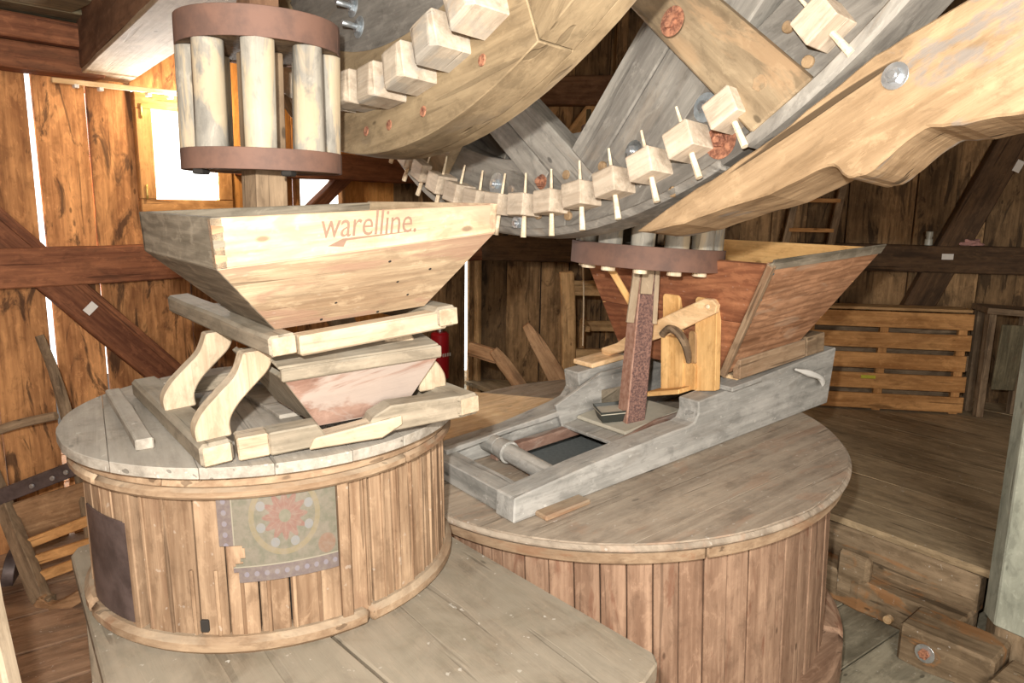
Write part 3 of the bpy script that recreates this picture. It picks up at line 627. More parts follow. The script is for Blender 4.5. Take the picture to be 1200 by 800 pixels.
# pale hopper
hp = thing('grain_hopper', D1(.2, -.1, .36), 'large pale wooden grain hopper with faded lettering on its front', 'hopper', 'grain hoppers')
T = [(-.24, -.50, .712), (.628, -.50, .697), (.628, .36, .70), (-.24, .36, .715)]
Bd = [(-.24, -.50, .585), (.612, -.50, .61), (.612, .36, .61), (-.24, .36, .585)]
Bt = [(-.035, -.262, .366), (.475, -.262, .366), (.475, .16, .366), (-.035, .16, .366)]
cen = D1(.2, -.08, .5)
names = [0, 1, 2, 3]
for i in range(4):
    j = (i+1) % 4; m = w_hop if i in (0, 1) else w_hopside
    panel('upper_board', [D1(*Bd[i]), D1(*Bd[j]), D1(*T[j]), D1(*T[i])], .024, m, hp, inward=cen)
    panel('sloping_board', [D1(*Bt[i]), D1(*Bt[j]), D1(*Bd[j]), D1(*Bd[i])], .022, m, hp, x=D1.v(1, 0) if i in (0, 2) else D1.v(0, 1), inward=cen)
for k in range(3):   # dovetail end grain at the front left corner
    z0 = .60+k*.036; prism3('dovetail', [D1(-.2405, -.5015, z0), D1(-.212, -.5015, z0+.004), D1(-.212, -.5015, z0+.018), D1(-.2405, -.5015, z0+.022)], V1*.003, w_hopside if k % 2 else w_redo, hp, bev=0)
def nail(p, n, par, r=.004, m=None): cyl('nail', p, np.array(p)+nv(n)*.002, r, m or m_dark, par, n=8, bev=0)
fn = nv(np.cross(D1(*Bt[1])-D1(*Bt[0]), D1(*Bd[0])-D1(*Bt[0]))); fn = fn if fn@V1 < 0 else -fn
for u_, t_ in ((.03, .06), (.12, .55), (.32, .04), (.43, .25), (.34, .48), (.27, .80), (.10, .30), (.45, .60)):
    a = D1(*Bt[0])*(1-t_)+D1(*Bd[0])*t_; b = D1(*Bt[1])*(1-t_)+D1(*Bd[1])*t_; nail(a+(b-a)*(u_+.2)/.8, fn, hp)
tx = bpy.data.curves.new('lettering', 'FONT'); tx.body = 'warelline.'; tx.size = .078; tx.shear = .22; tx.extrude = .0005; tx.resolution_u = 3; tx.space_character = .98; tx.offset = -.0004
to = bpy.data.objects.new('lettering', tx); COL.objects.link(to); dg = bpy.context.evaluated_depsgraph_get()
me = bpy.data.meshes.new_from_object(to.evaluated_get(dg)); bpy.data.objects.remove(to); me.materials.clear(); me.materials.append(m_ink)
link('lettering', me, rotM(nv(D1(*T[1])-D1(*T[0])), -V1, D1(.035, -.5014, .640)) @ Matrix.Diagonal((.86, 1.1, 1, 1)), hp)
prism3('ink_stroke', [D1(.055, -.5012, .617), D1(.10, -.5012, .612), D1(.11, -.5012, .628), D1(.38, -.5012, .640), D1(.10, -.5012, .634)], V1*.0008, m_ink, hp, bev=0)

# feed tray hanging under the pale hopper
fs = thing('feed_tray', D1(.25, -.1, .05), 'rosy worn wooden feed tray hanging under the pale hopper', 'tray', 'feed trays')
A = [(-.04, -.30, .222), (.50, -.30, .200), (.50, .20, .21), (-.04, .20, .23)]
B = [(.075, -.24, .035), (.375, -.24, .018), (.375, .14, .018), (.075, .14, .035)]
for i in range(4):
    j = (i+1) % 4; panel('tray_side', [D1(*B[i]), D1(*B[j]), D1(*A[j]), D1(*A[i])], .016, w_shoe if i == 0 else w_frame, fs, x=D1.v(1, 0) if i in (0, 2) else N1, inward=D1(.23, -.06, .15))
box('tray_lip', D1(-.045, -.30, .235), D1(.505, -.30, .213), .018, .035, w_frame, fs, up=N1)
prism3('tray_top', [D1(-.05, -.30, .252), D1(.50, -.30, .230), D1(.50, -.14, .262), D1(-.05, -.14, .284)], N1*.008, w_frame, fs, x=U1)
prism3('tray_floor', [D1(*p) for p in B], N1*.012, w_shoe, fs, bev=0)

# ------------------------------------------------------------------ lantern pinions
def lantern(name, fr, R, rp, rs, zb, h, fl, n, ph, label, sh_w, below, above, ring_m=m_flange, pegs=0, flt=None):
    flt = flt or fl
    t = thing(name, fr(0, 0, zb), label, 'lantern pinion', 'lantern pinions')
    for z0, fl_ in ((zb, fl), (zb+fl+h, flt)):
        arcseg('iron_band', fr, R-.006, R, z0, z0+fl_, 0, 2*math.pi, ring_m, t, n=48, bev=.0015)
        cyl('disc', fr(0, 0, z0+.004), fr(0, 0, z0+fl_-.006), R-.0055, w_old, t, n=48)
    first = None
    for i in range(n):
        a = ph+2*math.pi*i/n; c, s_ = rp*math.cos(a), rp*math.sin(a)
        cyl('stave', fr(c, s_, zb+fl-.002), fr(c, s_, zb+fl+h+.002), rs*(1+.05*math.sin(i*2.3)), w_lst, t, r1=rs*(1+.05*math.cos(i*3.1)), n=18, rough=.03)
        if pegs: cyl('stave_peg', fr(c, s_, zb-pegs), fr(c, s_, zb+.004), rs*.62, w_peg, t, n=12)
    if below: box('shaft', fr(0, 0, zb-below), fr(0, 0, zb+.01), sh_w, sh_w, w_old if not pegs else m_rusts, t, up=fr.v(.7, .7), bev=.004)
    if above: box('shaft', fr(0, 0, zb+fl+flt+h-.01), fr(0, 0, zb+fl+flt+h+above), sh_w*.9, sh_w*.9, w_cbeam, t, up=fr.v(.7, .7), bev=.004)
    box('core', fr(0, 0, zb+fl), fr(0, 0, zb+fl+h), sh_w, sh_w, w_old, t, up=fr.v(.7, .7), bev=.004)
    return t
ax0, ax1 = atY(311, 240, 2.4), atY(302, 5, 2.4)
z_ = nv(ax1-ax0); x_ = nv(np.array([1, 0, 0])-z_*z_[0]); y_ = np.cross(z_, x_)
o_ = ax0+z_*((2.09-ax0[2])/z_[2])
L1 = Fr(o_, x_, y_, z_)
lan1 = lantern('lantern_pinion', L1, .243, .196, .046, 0, .300, .062, 8, math.radians(-73), 'lantern pinion with pale round staves above the pale hopper', .105, .22, .35, flt=.085)
for sx in (-1, 1): box('shaft_wedge', L1(sx*.13, -.20, -.008), L1(sx*.13, -.14, -.008), .03, .016, m_dark, lan1)
sb = atZ(737, 515, .95); sb = np.array([.556, 3.301, .93]); st = atY(758, 300, 3.32)
z_ = nv(st-sb); x_ = nv(np.array([1, 0, 0])-z_*z_[0]); y_ = np.cross(z_, x_); L2 = Fr(st, x_, y_, z_)
lan2 = lantern('lantern_pinion', L2, .340, .275, .050, -.045, .40, .095, 12, math.radians(-105), 'lantern pinion with brown iron band above the rusty spindle', .10, 0, 0, pegs=.02)
Ls = np.linalg.norm(st-sb)
sp = thing('iron_spindle', sb, 'rusty pitted square iron spindle standing in the large casing eye', 'spindle')
def sq(p0, p1, w0, w1, mat, name, par): return box(name, p0, p1, w0, w0, mat, par, up=nv([.35, -1, 0]), bev=.005, w1=w1, h1=w1)
bar = sq(L2(0, 0, -Ls-.02), L2(0, 0, -.05), .098, .088, m_rust, 'bar', sp)
bar.data.materials.append(m_rusts)
for p_ in bar.data.polygons:
    if (WM[bar].to_3x3() @ p_.normal).x < -.4: p_.material_index = 1
for i, (a, b, w_) in enumerate(((-.055, -.045, .035), (.058, -.03, .022), (.0, -.066, .055))):
    box('wedge', L2(a, b, -.30 if i < 2 else -.165), L2(a*.8, b, -.04), w_, .016, w_pale, sp, up=nv([.2, -1, 0]), bev=.002)
box('strut', L2(-.16, .02, -.06), L2(-.05, -.01, -.22), .03, .03, w_new, sp, up=(0, -1, 0))

# ------------------------------------------------------------------ gear wheels
def polar(fr, r, a, off): return fr(r*math.sin(a), -r*math.cos(a), off)
def wpoly(name, fr, pts, z0, z1, mat, par, x, bev=.006): return prism3(name, [fr(a, b, z0) for a, b in pts], fr.v(0, 0, z1-z0), mat, par, x=x, bev=bev)
def felloes(fr, r0, r1, z0, z1, n, a_off, mat, par, seg=14):
    for i in range(n):
        a0 = a_off+2*math.pi*i/n-math.pi/2; arcseg('felloe', fr, r0, r1, z0, z1, a0+.0015, a0+2*math.pi/n-.0015, mat, par, n=seg, bev=.003)
gA = thing('gear_wheel', WA(0, -1.742, 0), 'nearer tan cogged gear wheel whose rim passes beside the pinion above the pale hopper', 'gear wheel', 'cogged gear wheels')
felloes(WA, 1.395, 1.742, -.112, 0, 8, .52, w_wa, gA)
felloes(WA, 1.45, 1.738, -.165, -.113, 8, -.08, w_wa, gA)
def plankA(y0, y1, xa, xb, z0, z1, m=w_wb): wpoly('arm_board', WA, [(xa, y0), (xb, y0), (xb, y1), (xa, y1)], z0, z1, m, gA, WA.a[0])
plankA(-1.405, -1.07, -1.05, .62, -.10, -.012); plankA(-1.065, -.72, -1.25, 1.25, -.10, -.02)
for s_ in (-1, 1): wpoly('arm', WA, [(s_*.30, -1.6), (s_*.58, -1.5), (s_*.58, 1.5), (s_*.30, 1.6)][::s_], -.10, -.03, w_wa, gA, WA.a[1])
wpoly('arm', WA, [(-1.6, .3), (-1.6, .58), (1.6, .58), (1.6, .3)], -.10, -.03, w_wa, gA, WA.a[0])
# cogs
def cog_mesh(w, h, L, ch, mat, name):
    # x tangential, y radial, z out of the face
    V = [(-w/2, -h/2, 0), (w/2, -h/2, 0), (w/2, h/2, 0), (-w/2, h/2, 0), (-w/2, -h/2, L-ch*.6), (w/2, -h/2, L-ch*.6), (w/2, h/2, L-ch*.2), (-w/2, h/2, L-ch*.2),
         (-w/2+ch, -h/2+ch*.3, L), (w/2-ch, -h/2+ch*.3, L), (w/2-ch, h/2-ch*.2, L), (-w/2+ch, h/2-ch*.2, L)]
    F = [[3, 2, 1, 0], [0, 1, 5, 4], [1, 2, 6, 5], [2, 3, 7, 6], [3, 0, 4, 7], [4, 5, 9, 8], [5, 6, 10, 9], [6, 7, 11, 10], [7, 4, 8, 11], [8, 9, 10, 11]]
    me = bpy.data.meshes.new(name); me.from_pydata(V, [], F); me.materials.append(mat)
    bm = bmesh.new(); bm.from_mesh(me); bmesh.ops.recalc_face_normals(bm, faces=bm.faces); bmesh.ops.bevel(bm, geom=bm.edges[:], offset=.003, segments=1, affect='EDGES'); bm.to_mesh(me); bm.free(); return me
def polM(fr, r, a, off): # tangential, radial(inward), out
    t = fr.v(math.cos(a), math.sin(a)); rad = fr.v(-math.sin(a), math.cos(a)); n = fr.a[2]; p = polar(fr, r, a, off)
    return Matrix([[t[0], rad[0], n[0], p[0]], [t[1], rad[1], n[1], p[1]], [t[2], rad[2], n[2], p[2]], [0, 0, 0, 1]])
cm = cog_mesh(.118, .105, .125, .022, w_cog, 'cog')
for i in range(-9, 17):
    a = .440-.113*i
    if a > 1.35: continue
    link('cog', cm, polM(WA, 1.552+rng.uniform(-.006, .006), a, -.004) @ Matrix.Rotation(rng.uniform(-.05, .05), 4, 'Z'), gA)
for a, r in ((.39, 1.588+.06), (.07, 1.66), (-.03, 1.665), (.20, 1.665), (.62, 1.66)):
    cyl('rust_bolt', polar(WA, r, a, -.002), polar(WA, r, a, .003), .017, m_rb, gA, n=14)
for px, py in ((400, 8), (407, 32)): p = WA.onw(2, -.012, px+14, py); washer_bolt('washer', p, nt_, gA, .038, m_steel, m_zinc, .013, .05)

gB = thing('gear_wheel', WB(0, -1.95, 0), 'rear grey gear wheel with square pegged cog tails above the larger casing', 'gear wheel', 'cogged gear wheels')
felloes(WB, 1.66, 1.95, -.11, 0, 9, .13, w_wb, gB)
felloes(WB, 1.55, 1.93, -.20, -.112, 9, -.2, w_wb, gB)
d1 = nv([-.825, .565]); d2 = nv([.60, .80])
V0 = np.array([.244, -1.631])
p1 = np.array([d1[1], -d1[0]]); p1 = p1 if p1[1] < 0 else -p1; p2 = np.array([d2[1], -d2[0]]); p2 = p2 if p2[1] < 0 else -p2
def armB(o, d, p, L0, L1_, w, z0, z1, mat, name='arm'):
    o = np.array(o); q = [o+d*L0, o+d*L1_, o+d*L1_+p*w, o+d*L0+p*w]; wpoly(name, WB, [tuple(k) for k in q], z0, z1, mat, gB, WB.v(d[0], d[1]))
armB(V0, d1, p1, -.16, 2.3, .13, -.105, .004, w_wb); armB(V0+p1*.132, d1, p1, .05, .85, .10, -.105, .003, w_wb); armB(V0, d2, p2, .0, 2.2, .16, -.10, .006, w_wb)
armB(V0+p2*.163, d2, p2, .1, 1.9, .22, -.10, .003, w_wb)
qq = [np.array(WB.on(2, .06, *p)[:2]) for p in ((730, 0), (879, 155), (950, 92), (842, 0))]
qq[0] = qq[0]+(qq[0]-qq[1])*2.2; qq[3] = qq[3]+(qq[3]-qq[2])*3.2
wpoly('clasp_arm', WB, [tuple(k) for k in qq], .007, .06, w_arm, gB, WB.v(-.777, .63))
armB((-.50, -1.555), np.array([-.777, .63]), -np.array([.63, .777]), -.02, 1.4, .24, .0, .05, w_arm, 'clasp_arm')
arcseg('outer_strip', WB, 1.935, 1.98, -.12, .05, .34-math.pi/2+.22, 1.5-math.pi/2, w_wb, gB, n=20, bev=.01)
arcseg('outer_strip', WB, 1.93, 1.962, -.12, .012, -1.2-math.pi/2, .50-math.pi/2, w_wb, gB, n=30, bev=.006)
tm = cog_mesh(.098, .084, .105, .003, w_cogn, 'cog_tail')
pm = bpy.data.meshes.new('peg'); bm = bmesh.new()
for i in range(2):
    pass
bmesh.ops.create_cone(bm, cap_ends=True, segments=8, radius1=.011, radius2=.004, depth=.25, matrix=Matrix.Rotation(math.radians(-90), 4, 'X')); bm.to_mesh(pm); bm.free(); pm.materials.append(w_peg)
for i in range(-5, 17):
    a = -.322+.088*i
    if i == 11: continue
    M = polM(WB, 1.845, a, -.004); c = link('cog_tail', tm, M, gB)
    link('peg', pm, M @ Matrix.Translation((0, 0, .055)) @ Matrix.Rotation(rng.uniform(-.06, .06), 4, 'Z'), c)
for px, py, m, R in ((582, 216, m_steel, .05), (827, 126, m_steel, .045), (743, 178, m_steel, .04), (608, 262, m_steel, .045), (635, 213, m_rb, .03), (845, 165, m_rb, .055)):
    p = WB.onw(2, .0, px, py); washer_bolt('washer', p, nt_, gB, R, m, m_rb if m is m_rb else m_zinc, .014, .012)
p = WB.onw(2, .10, 788, 25); washer_bolt('washer', p, nt_, gB, .045, m_rb, m_rb, .015, 0)
for px, py in ((667, 253), (632, 252), (600, 222), (707, 195), (665, 205), (790, 225), (925, 32), (948, 73)):
    p = WB.onw(2, .0, px, py); cyl('wooden_plug', p-nt_*.004, p+nt_*.012, .018, w_brk, gB, n=10)

p = WB.onw(2, .05, 957, 16); sweep('screw_eye', [p, p+nt_*.02, p+nt_*.03+ut_*.02, p+nt_*.02+ut_*.035], .007, .007, m_hide, gB, up=E_)
p = WB.onw(2, .061, 890, 97); cyl('knot', p-nt_*.004, p+nt_*.0015, .022, w_arm, gB, n=12, rough=.15, bev=.0004)

# brake block curved round the rear wheel
up = [(745, 271), (800, 231), (850, 199), (905, 161), (965, 113), (1025, 64), (1078, 32), (1125, 4), (1200, -40), (1300, -60)]
lo = [(1300, 130), (1200, 133), (1150, 140), (1112, 147), (1085, 149), (1060, 166), (1030, 192), (1010, 206), (992, 208), (976, 194), (955, 200), (900, 228), (850, 243), (800, 262), (760, 271)]
bk = thing('brake_block', WB.onw(2, .06, 900, 200), 'curved cracked wooden brake block wrapped round the rear gear wheel', 'brake')
pts = []
for L in (up, lo):
    q = [np.array(WB.on(2, .09, *p)[:2]) for p in L]
    for i in range(len(q)-1):
        for t in (0, .33, .66): v = q[i]+(q[i+1]-q[i])*t; pts.append(tuple(v+rng.uniform(-.003, .003, 2)*(t > 0)))
    pts.append(tuple(q[-1]))
prism3('block', [WB(a, b, .09) for a, b in pts], WB.v(0, 0, -.20), w_brk, bk, x=WB.v(.80, .45), bev=.010)
p = WB.onw(2, .091, 1049, 89); washer_bolt('washer', p, nt_, bk, .032, m_zinc, m_zinc, .012, .004)

# ------------------------------------------------------------------ large casing
C2 = Fr(np.array([.47, 3.35, .927]), U1, V1, N1); cx, cy = 0, 0
c2 = thing('millstone_casing', C2(0, 0, -1.0), 'larger round millstone casing with plain vertical staves at right', 'millstone casing', 'round millstone casings')
e0 = sb-C2.o; ex, ey = float(e0@U1), float(e0@V1)
aa = 0.0
strips('lid_board', C2, 1.035, -.035, 0, aa, [.24, .27, .22, .26], w_lid2, c2, hole=(ex-.20, ey+.02, .34), gap=.0006, bev=.001)
for i in range(5):
    a0 = 2*math.pi*i/5+.5; arcseg('hoop', C2, .95, 1.028, -.085, -.036, a0, a0+2*math.pi/5-.005, w_hoop, c2, n=18, bev=.006)
arcseg('rim_bead', C2, .985, 1.05, -.034, -.006, 0, 2*math.pi, w_lid2, c2, n=96, bev=.011)
arcseg('inner_wall', C2, .92, .94, -.95, -.09, 0, 2*math.pi, m_dark, c2, n=64, bev=0)
n2 = 66
for i in range(n2):
    a0 = 2*math.pi*i/n2
    arcseg('stave', C2, .945, .975+.003*(i % 2), -.93, -.084, a0+.0018, a0+2*math.pi/n2-.0018, w_stave2, c2, n=2, bev=.003, smooth=False, vert=True)
for i in range(6):
    a0 = 2*math.pi*i/6; arcseg('base_ring', C2, .93, 1.06, -.97, -.80, a0, a0+2*math.pi/6-.004, w_stave2, c2, n=14, bev=.02)
stn = cyl('millstone', C2(ex-.1, ey, -.13), C2(ex-.1, ey, -.075), .60, m_stone, None, n=48); tag(stn, 'grey millstone seen through the eye of the larger casing', 'millstone')
hk, hzz = 0, 0
p = C2(.98*math.cos(math.radians(191)), .98*math.sin(math.radians(191)), -.16); cyl('hook', p, p+np.array([-.03, -.03, 0]), .012, m_zinc, c2, n=8)
rag = sweep('cloth_rag', [D2.onw(1, -.03, 933, 433), D2.onw(1, -.045, 948, 437), D2.onw(1, -.05, 960, 442), D2.onw(1, -.045, 965, 449)], [.02, .03, .03, .015], [.012, .035, .025, .04], m_cloth)
tag(rag, 'small whitish rag tied on the grey side beam at right', 'rag')

# ------------------------------------------------------------------ stone frame on the large casing
sf = thing('hopper_beams', D2(.8, .3, 0), 'grey notched wooden beam frame lying across the larger casing lid', 'beam frame')
def side(pts, v0, v1, mat=w_grey): return prism3('side_beam', [D2(a, v0, b) for a, b in pts], D2.v(0, v1-v0), mat, sf, x=U1, bev=.006)
near = [(0, .002), (1.86, .002), (2.06, .0), (2.12, .29), (1.02, .238), (1.023, .186), (1.00, .150), (.96, .142), (.863, .143), (.371, .124), (.01, .098)]
side(near, 0, .115)
rear = [(-.03, .002), (1.86, .002), (2.0, .03), (2.02, .32), (.86, .285), (.87, .20), (.83, .155), (.76, .14), (.45, .10), (-.03, .088)]
side(rear, .60, .71)
def b2(name, a, b, w, h, mat, par=None, up=N1, **k): return box(name, D2(*a), D2(*b), w, h, mat, par or sf, up=up, **k)
b2('crosspiece', (.06, .05, .05), (.07, .70, .05), .10, .09, w_grey, n=3, rough=.002)
cyl('roller', D2(.27, .06, .075), D2(.30, .42, .075), .040, w_grey, sf, r1=.040); cyl('roller_collar', D2(.30, .42, .075), D2(.305, .50, .078), .05, w_grey, sf, r1=.042); cyl('roller_end', D2(.305, .50, .078), D2(.31, .62, .075), .043, w_grey, sf)
b2('slat', (.06, .56, .105), (.80, .58, .125), .035, .022, w_grey, n=4, rough=.003)
b2('crosspiece', (1.9, .1, .14), (1.9, .62, .14), .10, .12, w_grey)
b2('inner_board', (.30, .545, .03), (1.0, .55, .03), .05, .05, w_shoe)
b2('inner_board', (.55, .14, .03), (1.2, .13, .045), .05, .07, w_shoe, n=4, rough=.004)
b2('wedge_block', (.10, -.03, .012), (.32, -.03, .012), .07, .022, w_hoop, bev=.006)
b2('cap_board', (1.20, .03, .262), (1.42, .03, .267), .14, .022, w_grey)
b2('cap_board', (.94, .655, .305), (1.16, .655, .31), .14, .024, w_newp)
b2('cap_board', (1.30, .05, .285), (1.52, .06, .285), .08, .02, w_newp)
blk = b2('wooden_block', (1.86, .06, .335), (2.02, .06, .335), .10, .10, w_old); blk.parent = None; blk.matrix_basis = WM[blk]
tag(blk, 'dark square wooden block on the grey beam end behind red hopper', 'block')
tan = prism3('curved_board', [C2(1.03*math.cos(a), 1.03*math.sin(a), .001) for a in np.linspace(1.75, 2.75, 14)]+[C2(-.55, .33, .001), C2(.2, .36, .001)], N1*.05, w_newp, None, x=U1, bev=.005)
tag(tan, 'tan curved board lying behind the grey beams on the larger lid', 'board')

# feed tray below the red hopper with a small black tin
ft = thing('feed_tray', D2(1.1, .33, .03), 'grey-pink wooden feed tray between the grey beams behind the spindle', 'tray', 'feed trays')
for v, nm, hh in ((.20, 'tray_side', .115), (.56, 'tray_side', .27)):
    prism3(nm, [D2(.72, v, .05), D2(1.2, v, .075), D2(1.2, v, hh), D2(.98, v, hh), D2(.68, v, hh*.62)], V1*.018, w_grey if hh > .2 else w_shoe, ft, x=U1, bev=.003)
prism3('tray_floor', [D2(.72, .20, .05), D2(1.2, .20, .078), D2(1.2, .575, .078), D2(.72, .575, .05)], N1*.016, w_grey, ft, x=U1, bev=.003)
prism3('flour', [D2(.80, .225, .073), D2(1.18, .225, .095), D2(1.18, .555, .095), D2(.80, .555, .073)], N1*.02, m_flour, ft, x=U1, bev=.008)
prism3('tray_lip', [D2.onw(0, .975, *p) for p in ((672, 478), (700, 458), (730, 452), (742, 470), (742, 488), (704, 496), (682, 500))], U1*.015, w_frame, ft, bev=.003)
tin = thing('black_tin', D2(.86, .34, .1), 'small black square tin sitting in the feed tray beside spindle', 'tin')
A = [(.78, .36, .155), (.90, .30, .155), (.96, .42, .16), (.84, .48, .16)]; B = [(.80, .37, .10), (.89, .325, .10), (.935, .41, .10), (.845, .455, .10)]
for i in range(4): j = (i+1) % 4; panel('side', [D2(*B[i]), D2(*B[j]), D2(*A[j]), D2(*A[i])], .004, m_black, tin, inward=D2(.87, .39, .13), bev=.001)
prism3('contents', [D2(a*.97+.87*.03, b*.97+.39*.03, .142) for a, b, _ in A], N1*.004, m_flour, tin, bev=0)

# lever stand (new pine) between the beams
ls = thing('lever_stand', D2(1.15, .3, .12), 'fresh orange pine lever stand in front of the red hopper', 'lever stand')
UP = 1.13
def pl(px, py): return D2.on(0, UP, px, py)
def post(px0, px1, yt, yb, u, th, name='post', mat=w_new):
    a = D2.on(0, u, px0, yb); b = D2.on(0, u, px1, yb); t_ = D2.on(0, u, (px0+px1)/2, yt)
    q = [(a[1], a[2]), (b[1], b[2]), (b[1], t_[2]-.012), (b[1]+.010, t_[2]), (a[1]-.010, t_[2]), (a[1], t_[2]-.012)]
    return prism3(name, [D2(u, y_, z) for y_, z in q], U1*th, mat, ls, x=N1, bev=.003)
post(776, 795, 345, 452, UP, .035); post(813, 838, 349, 458, UP, .035)
qa, qb = pl(772, 455), pl(838, 458); qb[1] = max(qb[1], .12)
prism3('base_board', [D2(UP-.10, qa[1], qa[2]-.02), D2(UP-.10, qb[1], qb[2]-.02), D2(UP+.04, qb[1], qb[2]-.02), D2(UP+.04, qa[1], qa[2]-.02)], N1*.022, w_new, ls, x=V1, bev=.003)
post(774, 800, 395, 456, UP-.03, .028, 'short_post'); post(800, 814, 425, 457, UP-.02, .02, 'cross_block')
q = [D2.on(0, UP-.03, x_, y_) for x_, y_ in ((704, 408), (722, 402), (736, 392), (780, 370), (824, 350), (834, 351), (840, 358), (838, 367), (786, 392), (745, 405), (728, 412), (706, 419))]
prism3('lever', [D2(*a) for a in q], U1*.028, w_newp, ls, x=V1, bev=.004)
p = D2.onw(0, UP-.031, 830, 359); cyl('pin', p, p-U1*.006, .010, w_peg, ls, n=10)
hkp = [D2.onw(0, UP-.055, *c) for c in ((776, 392), (784, 385), (794, 389), (802, 401), (806, 414), (807, 425))]
sweep('hook', hkp, [.035, .035, .035, .035, .03, .02], [.035, .045, .045, .04, .035, .02], w_old, ls, up=U1)
post(806, 815, 388, 426, UP-.01, .02, 'slim_batten', w_stand)

# red hopper
rh = thing('grain_hopper', D2(1.5, .2, .34), 'reddish-brown wooden grain hopper standing behind the rusty spindle', 'hopper', 'grain hoppers')
T = [(1.10, -.28, .845), (1.97, -.28, .83), (1.97, .82, .83), (1.10, .82, .845)]
B = [(1.22, .03, .315), (1.74, .03, .325), (1.74, .66, .325), (1.22, .66, .315)]
cen = D2(1.5, .3, .6)
def lerp(a, b, t): return tuple(np.array(a)*(1-t)+np.array(b)*t)
for i in range(4):
    j = (i+1) % 4
    cuts = (0, .36, .70, 1.0) if i == 0 else (0, .5, 1)
    for k in range(len(cuts)-1):
        q = [lerp(B[i], T[i], cuts[k]), lerp(B[j], T[j], cuts[k]), lerp(B[j], T[j], cuts[k+1]-.003), lerp(B[i], T[i], cuts[k+1]-.003)]
        panel('side_board', [D2(*p) for p in q], .022, {0: w_redo, 1: w_new, 2: w_new, 3: w_red}[i], rh, x=D2.v(1, 0) if i in (0, 2) else D2.v(0, 1), inward=cen)
    if i == 0:
        fnn = nv(np.cross(D2(*B[1])-D2(*B[0]), D2(*T[0])-D2(*B[0]))); fnn = fnn if fnn@V1 < 0 else -fnn
        for t in (.08, .3, .5, .7, .92): nail(D2(*lerp(lerp(B[0], T[0], t), lerp(B[1], T[1], t), .05)), fnn, rh, .006, m_zinc)
# inner lining, fresh orange at the rim
box('corner_strip', D2(*lerp(B[0], T[0], .0))-V1*.002, D2(*lerp(B[0], T[0], 1.0))-V1*.002, .03, .03, w_hoop, rh, up=V1)
box('rim_strip', D2(*T[0]), D2(*T[1]), .008, .05, w_hopside, rh, up=nv(D2(*B[0])-D2(*T[0])), bev=.002)
b2('skid', (1.36, .03, .315), (1.80, .03, .335), .05, .055, w_hoop, rh, bev=.003)
prism3('skid_board', [D2(1.28, -.02, .29), D2(1.80, -.02, .30), D2(1.80, .02, .30), D2(1.28, .02, .29)], N1*.09, w_hoop, rh, bev=.003)

# ------------------------------------------------------------------ right background
def SB(name, p, q, w, h, mat, par, up=(0, 0, 1), **k): return box(name, p, q, w, h, mat, par, up=up, **k)
cr = thing('slatted_crate', (3.1, 6.1, .3), 'large orange slatted wooden crate standing by the right wall', 'crate')
cl_, cr_ = np.array([2.5, 6.28, 0]), np.array([3.86, 6.08, 0]); cdn = nv(cr_-cl_); cin = np.array([-cdn[1], cdn[0], 0])
zt, zb = 1.17, .32; nsl = 5; sw = .135; gp = (zt-zb-nsl*sw)/(nsl-1)
for i in range(nsl):
    z = zb+sw/2+i*(sw+gp); SB('slat', cl_+np.array([0, 0, z]), cr_+np.array([0, 0, z])-cdn*(.02*(i == 2)), .022, sw, w_crate, cr, bev=.003)
for s_ in (0.06, .5, .955): p = cl_+(cr_-cl_)*s_+cin*.04; SB('post', p+np.array([0, 0, .30]), p+np.array([0, 0, zt]), .07, .05, w_crate, cr, up=cin)
for i in range(3): p = cl_+cin*(.04+.075*i); q_ = cr_+cin*(.06+.075*i); SB('lid_slat', p+np.array([0, 0, zt+.02]), q_+np.array([0, 0, zt+.02]), .07, .025, w_stand, cr)
for i in range(nsl):
    z = zb+sw/2+i*(sw+gp); SB('side_slat', cr_+cin*.02+np.array([0, 0, z]), cr_+cin*.22+np.array([0, 0, z]), .02, sw, w_old, cr); SB('side_slat', cl_+cin*.02+np.array([0, 0, z]), cl_+cin*.22+np.array([0, 0, z]), .02, sw, w_old, cr)
SB('back_board', cl_+cin*.23+np.array([0, 0, .74]), cr_+cin*.23+np.array([0, 0, .74]), .02, .8, w_old, cr)
p = cl_*.62+cr_*.38; tp = SB('tape_strip', p+np.array([0, -.02, .60])-cin*0, p+cdn*.12+np.array([0, -.02, .60]), .006, .03, m_yel, cr)
gb = thing('side_table', (4.2, 6.0, .3), 'dim grey table with board legs standing right of the crate', 'table')
SB('table_top', np.array([3.92, 6.12, 1.22]), np.array([4.38, 6.02, 1.20]), .34, .05, w_old, gb)
for p in ((3.98, 6.05), (4.32, 5.98), (4.0, 6.24), (4.34, 6.16)): SB('leg', np.array([*p, .3]), np.array([*p, 1.19]), .06, .06, w_old, gb, up=(1, 0, 0))
SB('side_board', np.array([4.12, 5.99, .55]), np.array([4.14, 5.99, 1.1]), .2, .02, w_ceil, gb, up=(0, 1, 0))
ld_ = thing('ladder', RW(3.0, .3, 1.3), 'narrow wooden ladder leaning on the right wall behind red hopper', 'ladder')
for s0, s1 in ((2.60, 2.95), (3.00, 3.32)): SB('ladder_rail', RW(s0, .20, .3), RW(s1, .175, 2.75), .06, .045, w_old, ld_, up=rn)
for k in range(9):
    t = .1+k*.105; a = RW(2.60+.35*t, .20-.025*t, .3+2.45*t); b = RW(3.0+.32*t, .20-.025*t, .3+2.45*t); SB('rung', a, b, .05, .035, w_crate, ld_)
jar = thing('glass_jar', RW(4.04, .08, 1.72), 'small pale glass jar standing on the right wall rail', 'jar')
for (z0, z1, r) in ((0, .055, .032), (.055, .075, .024), (.075, .12, .03)): cyl('body' if z0 == 0 else 'neck' if z0 < .06 else 'lid', RW(4.04, .08, 1.718+z0), RW(4.04, .08, 1.718+z1), r, m_glassy, jar, n=14)
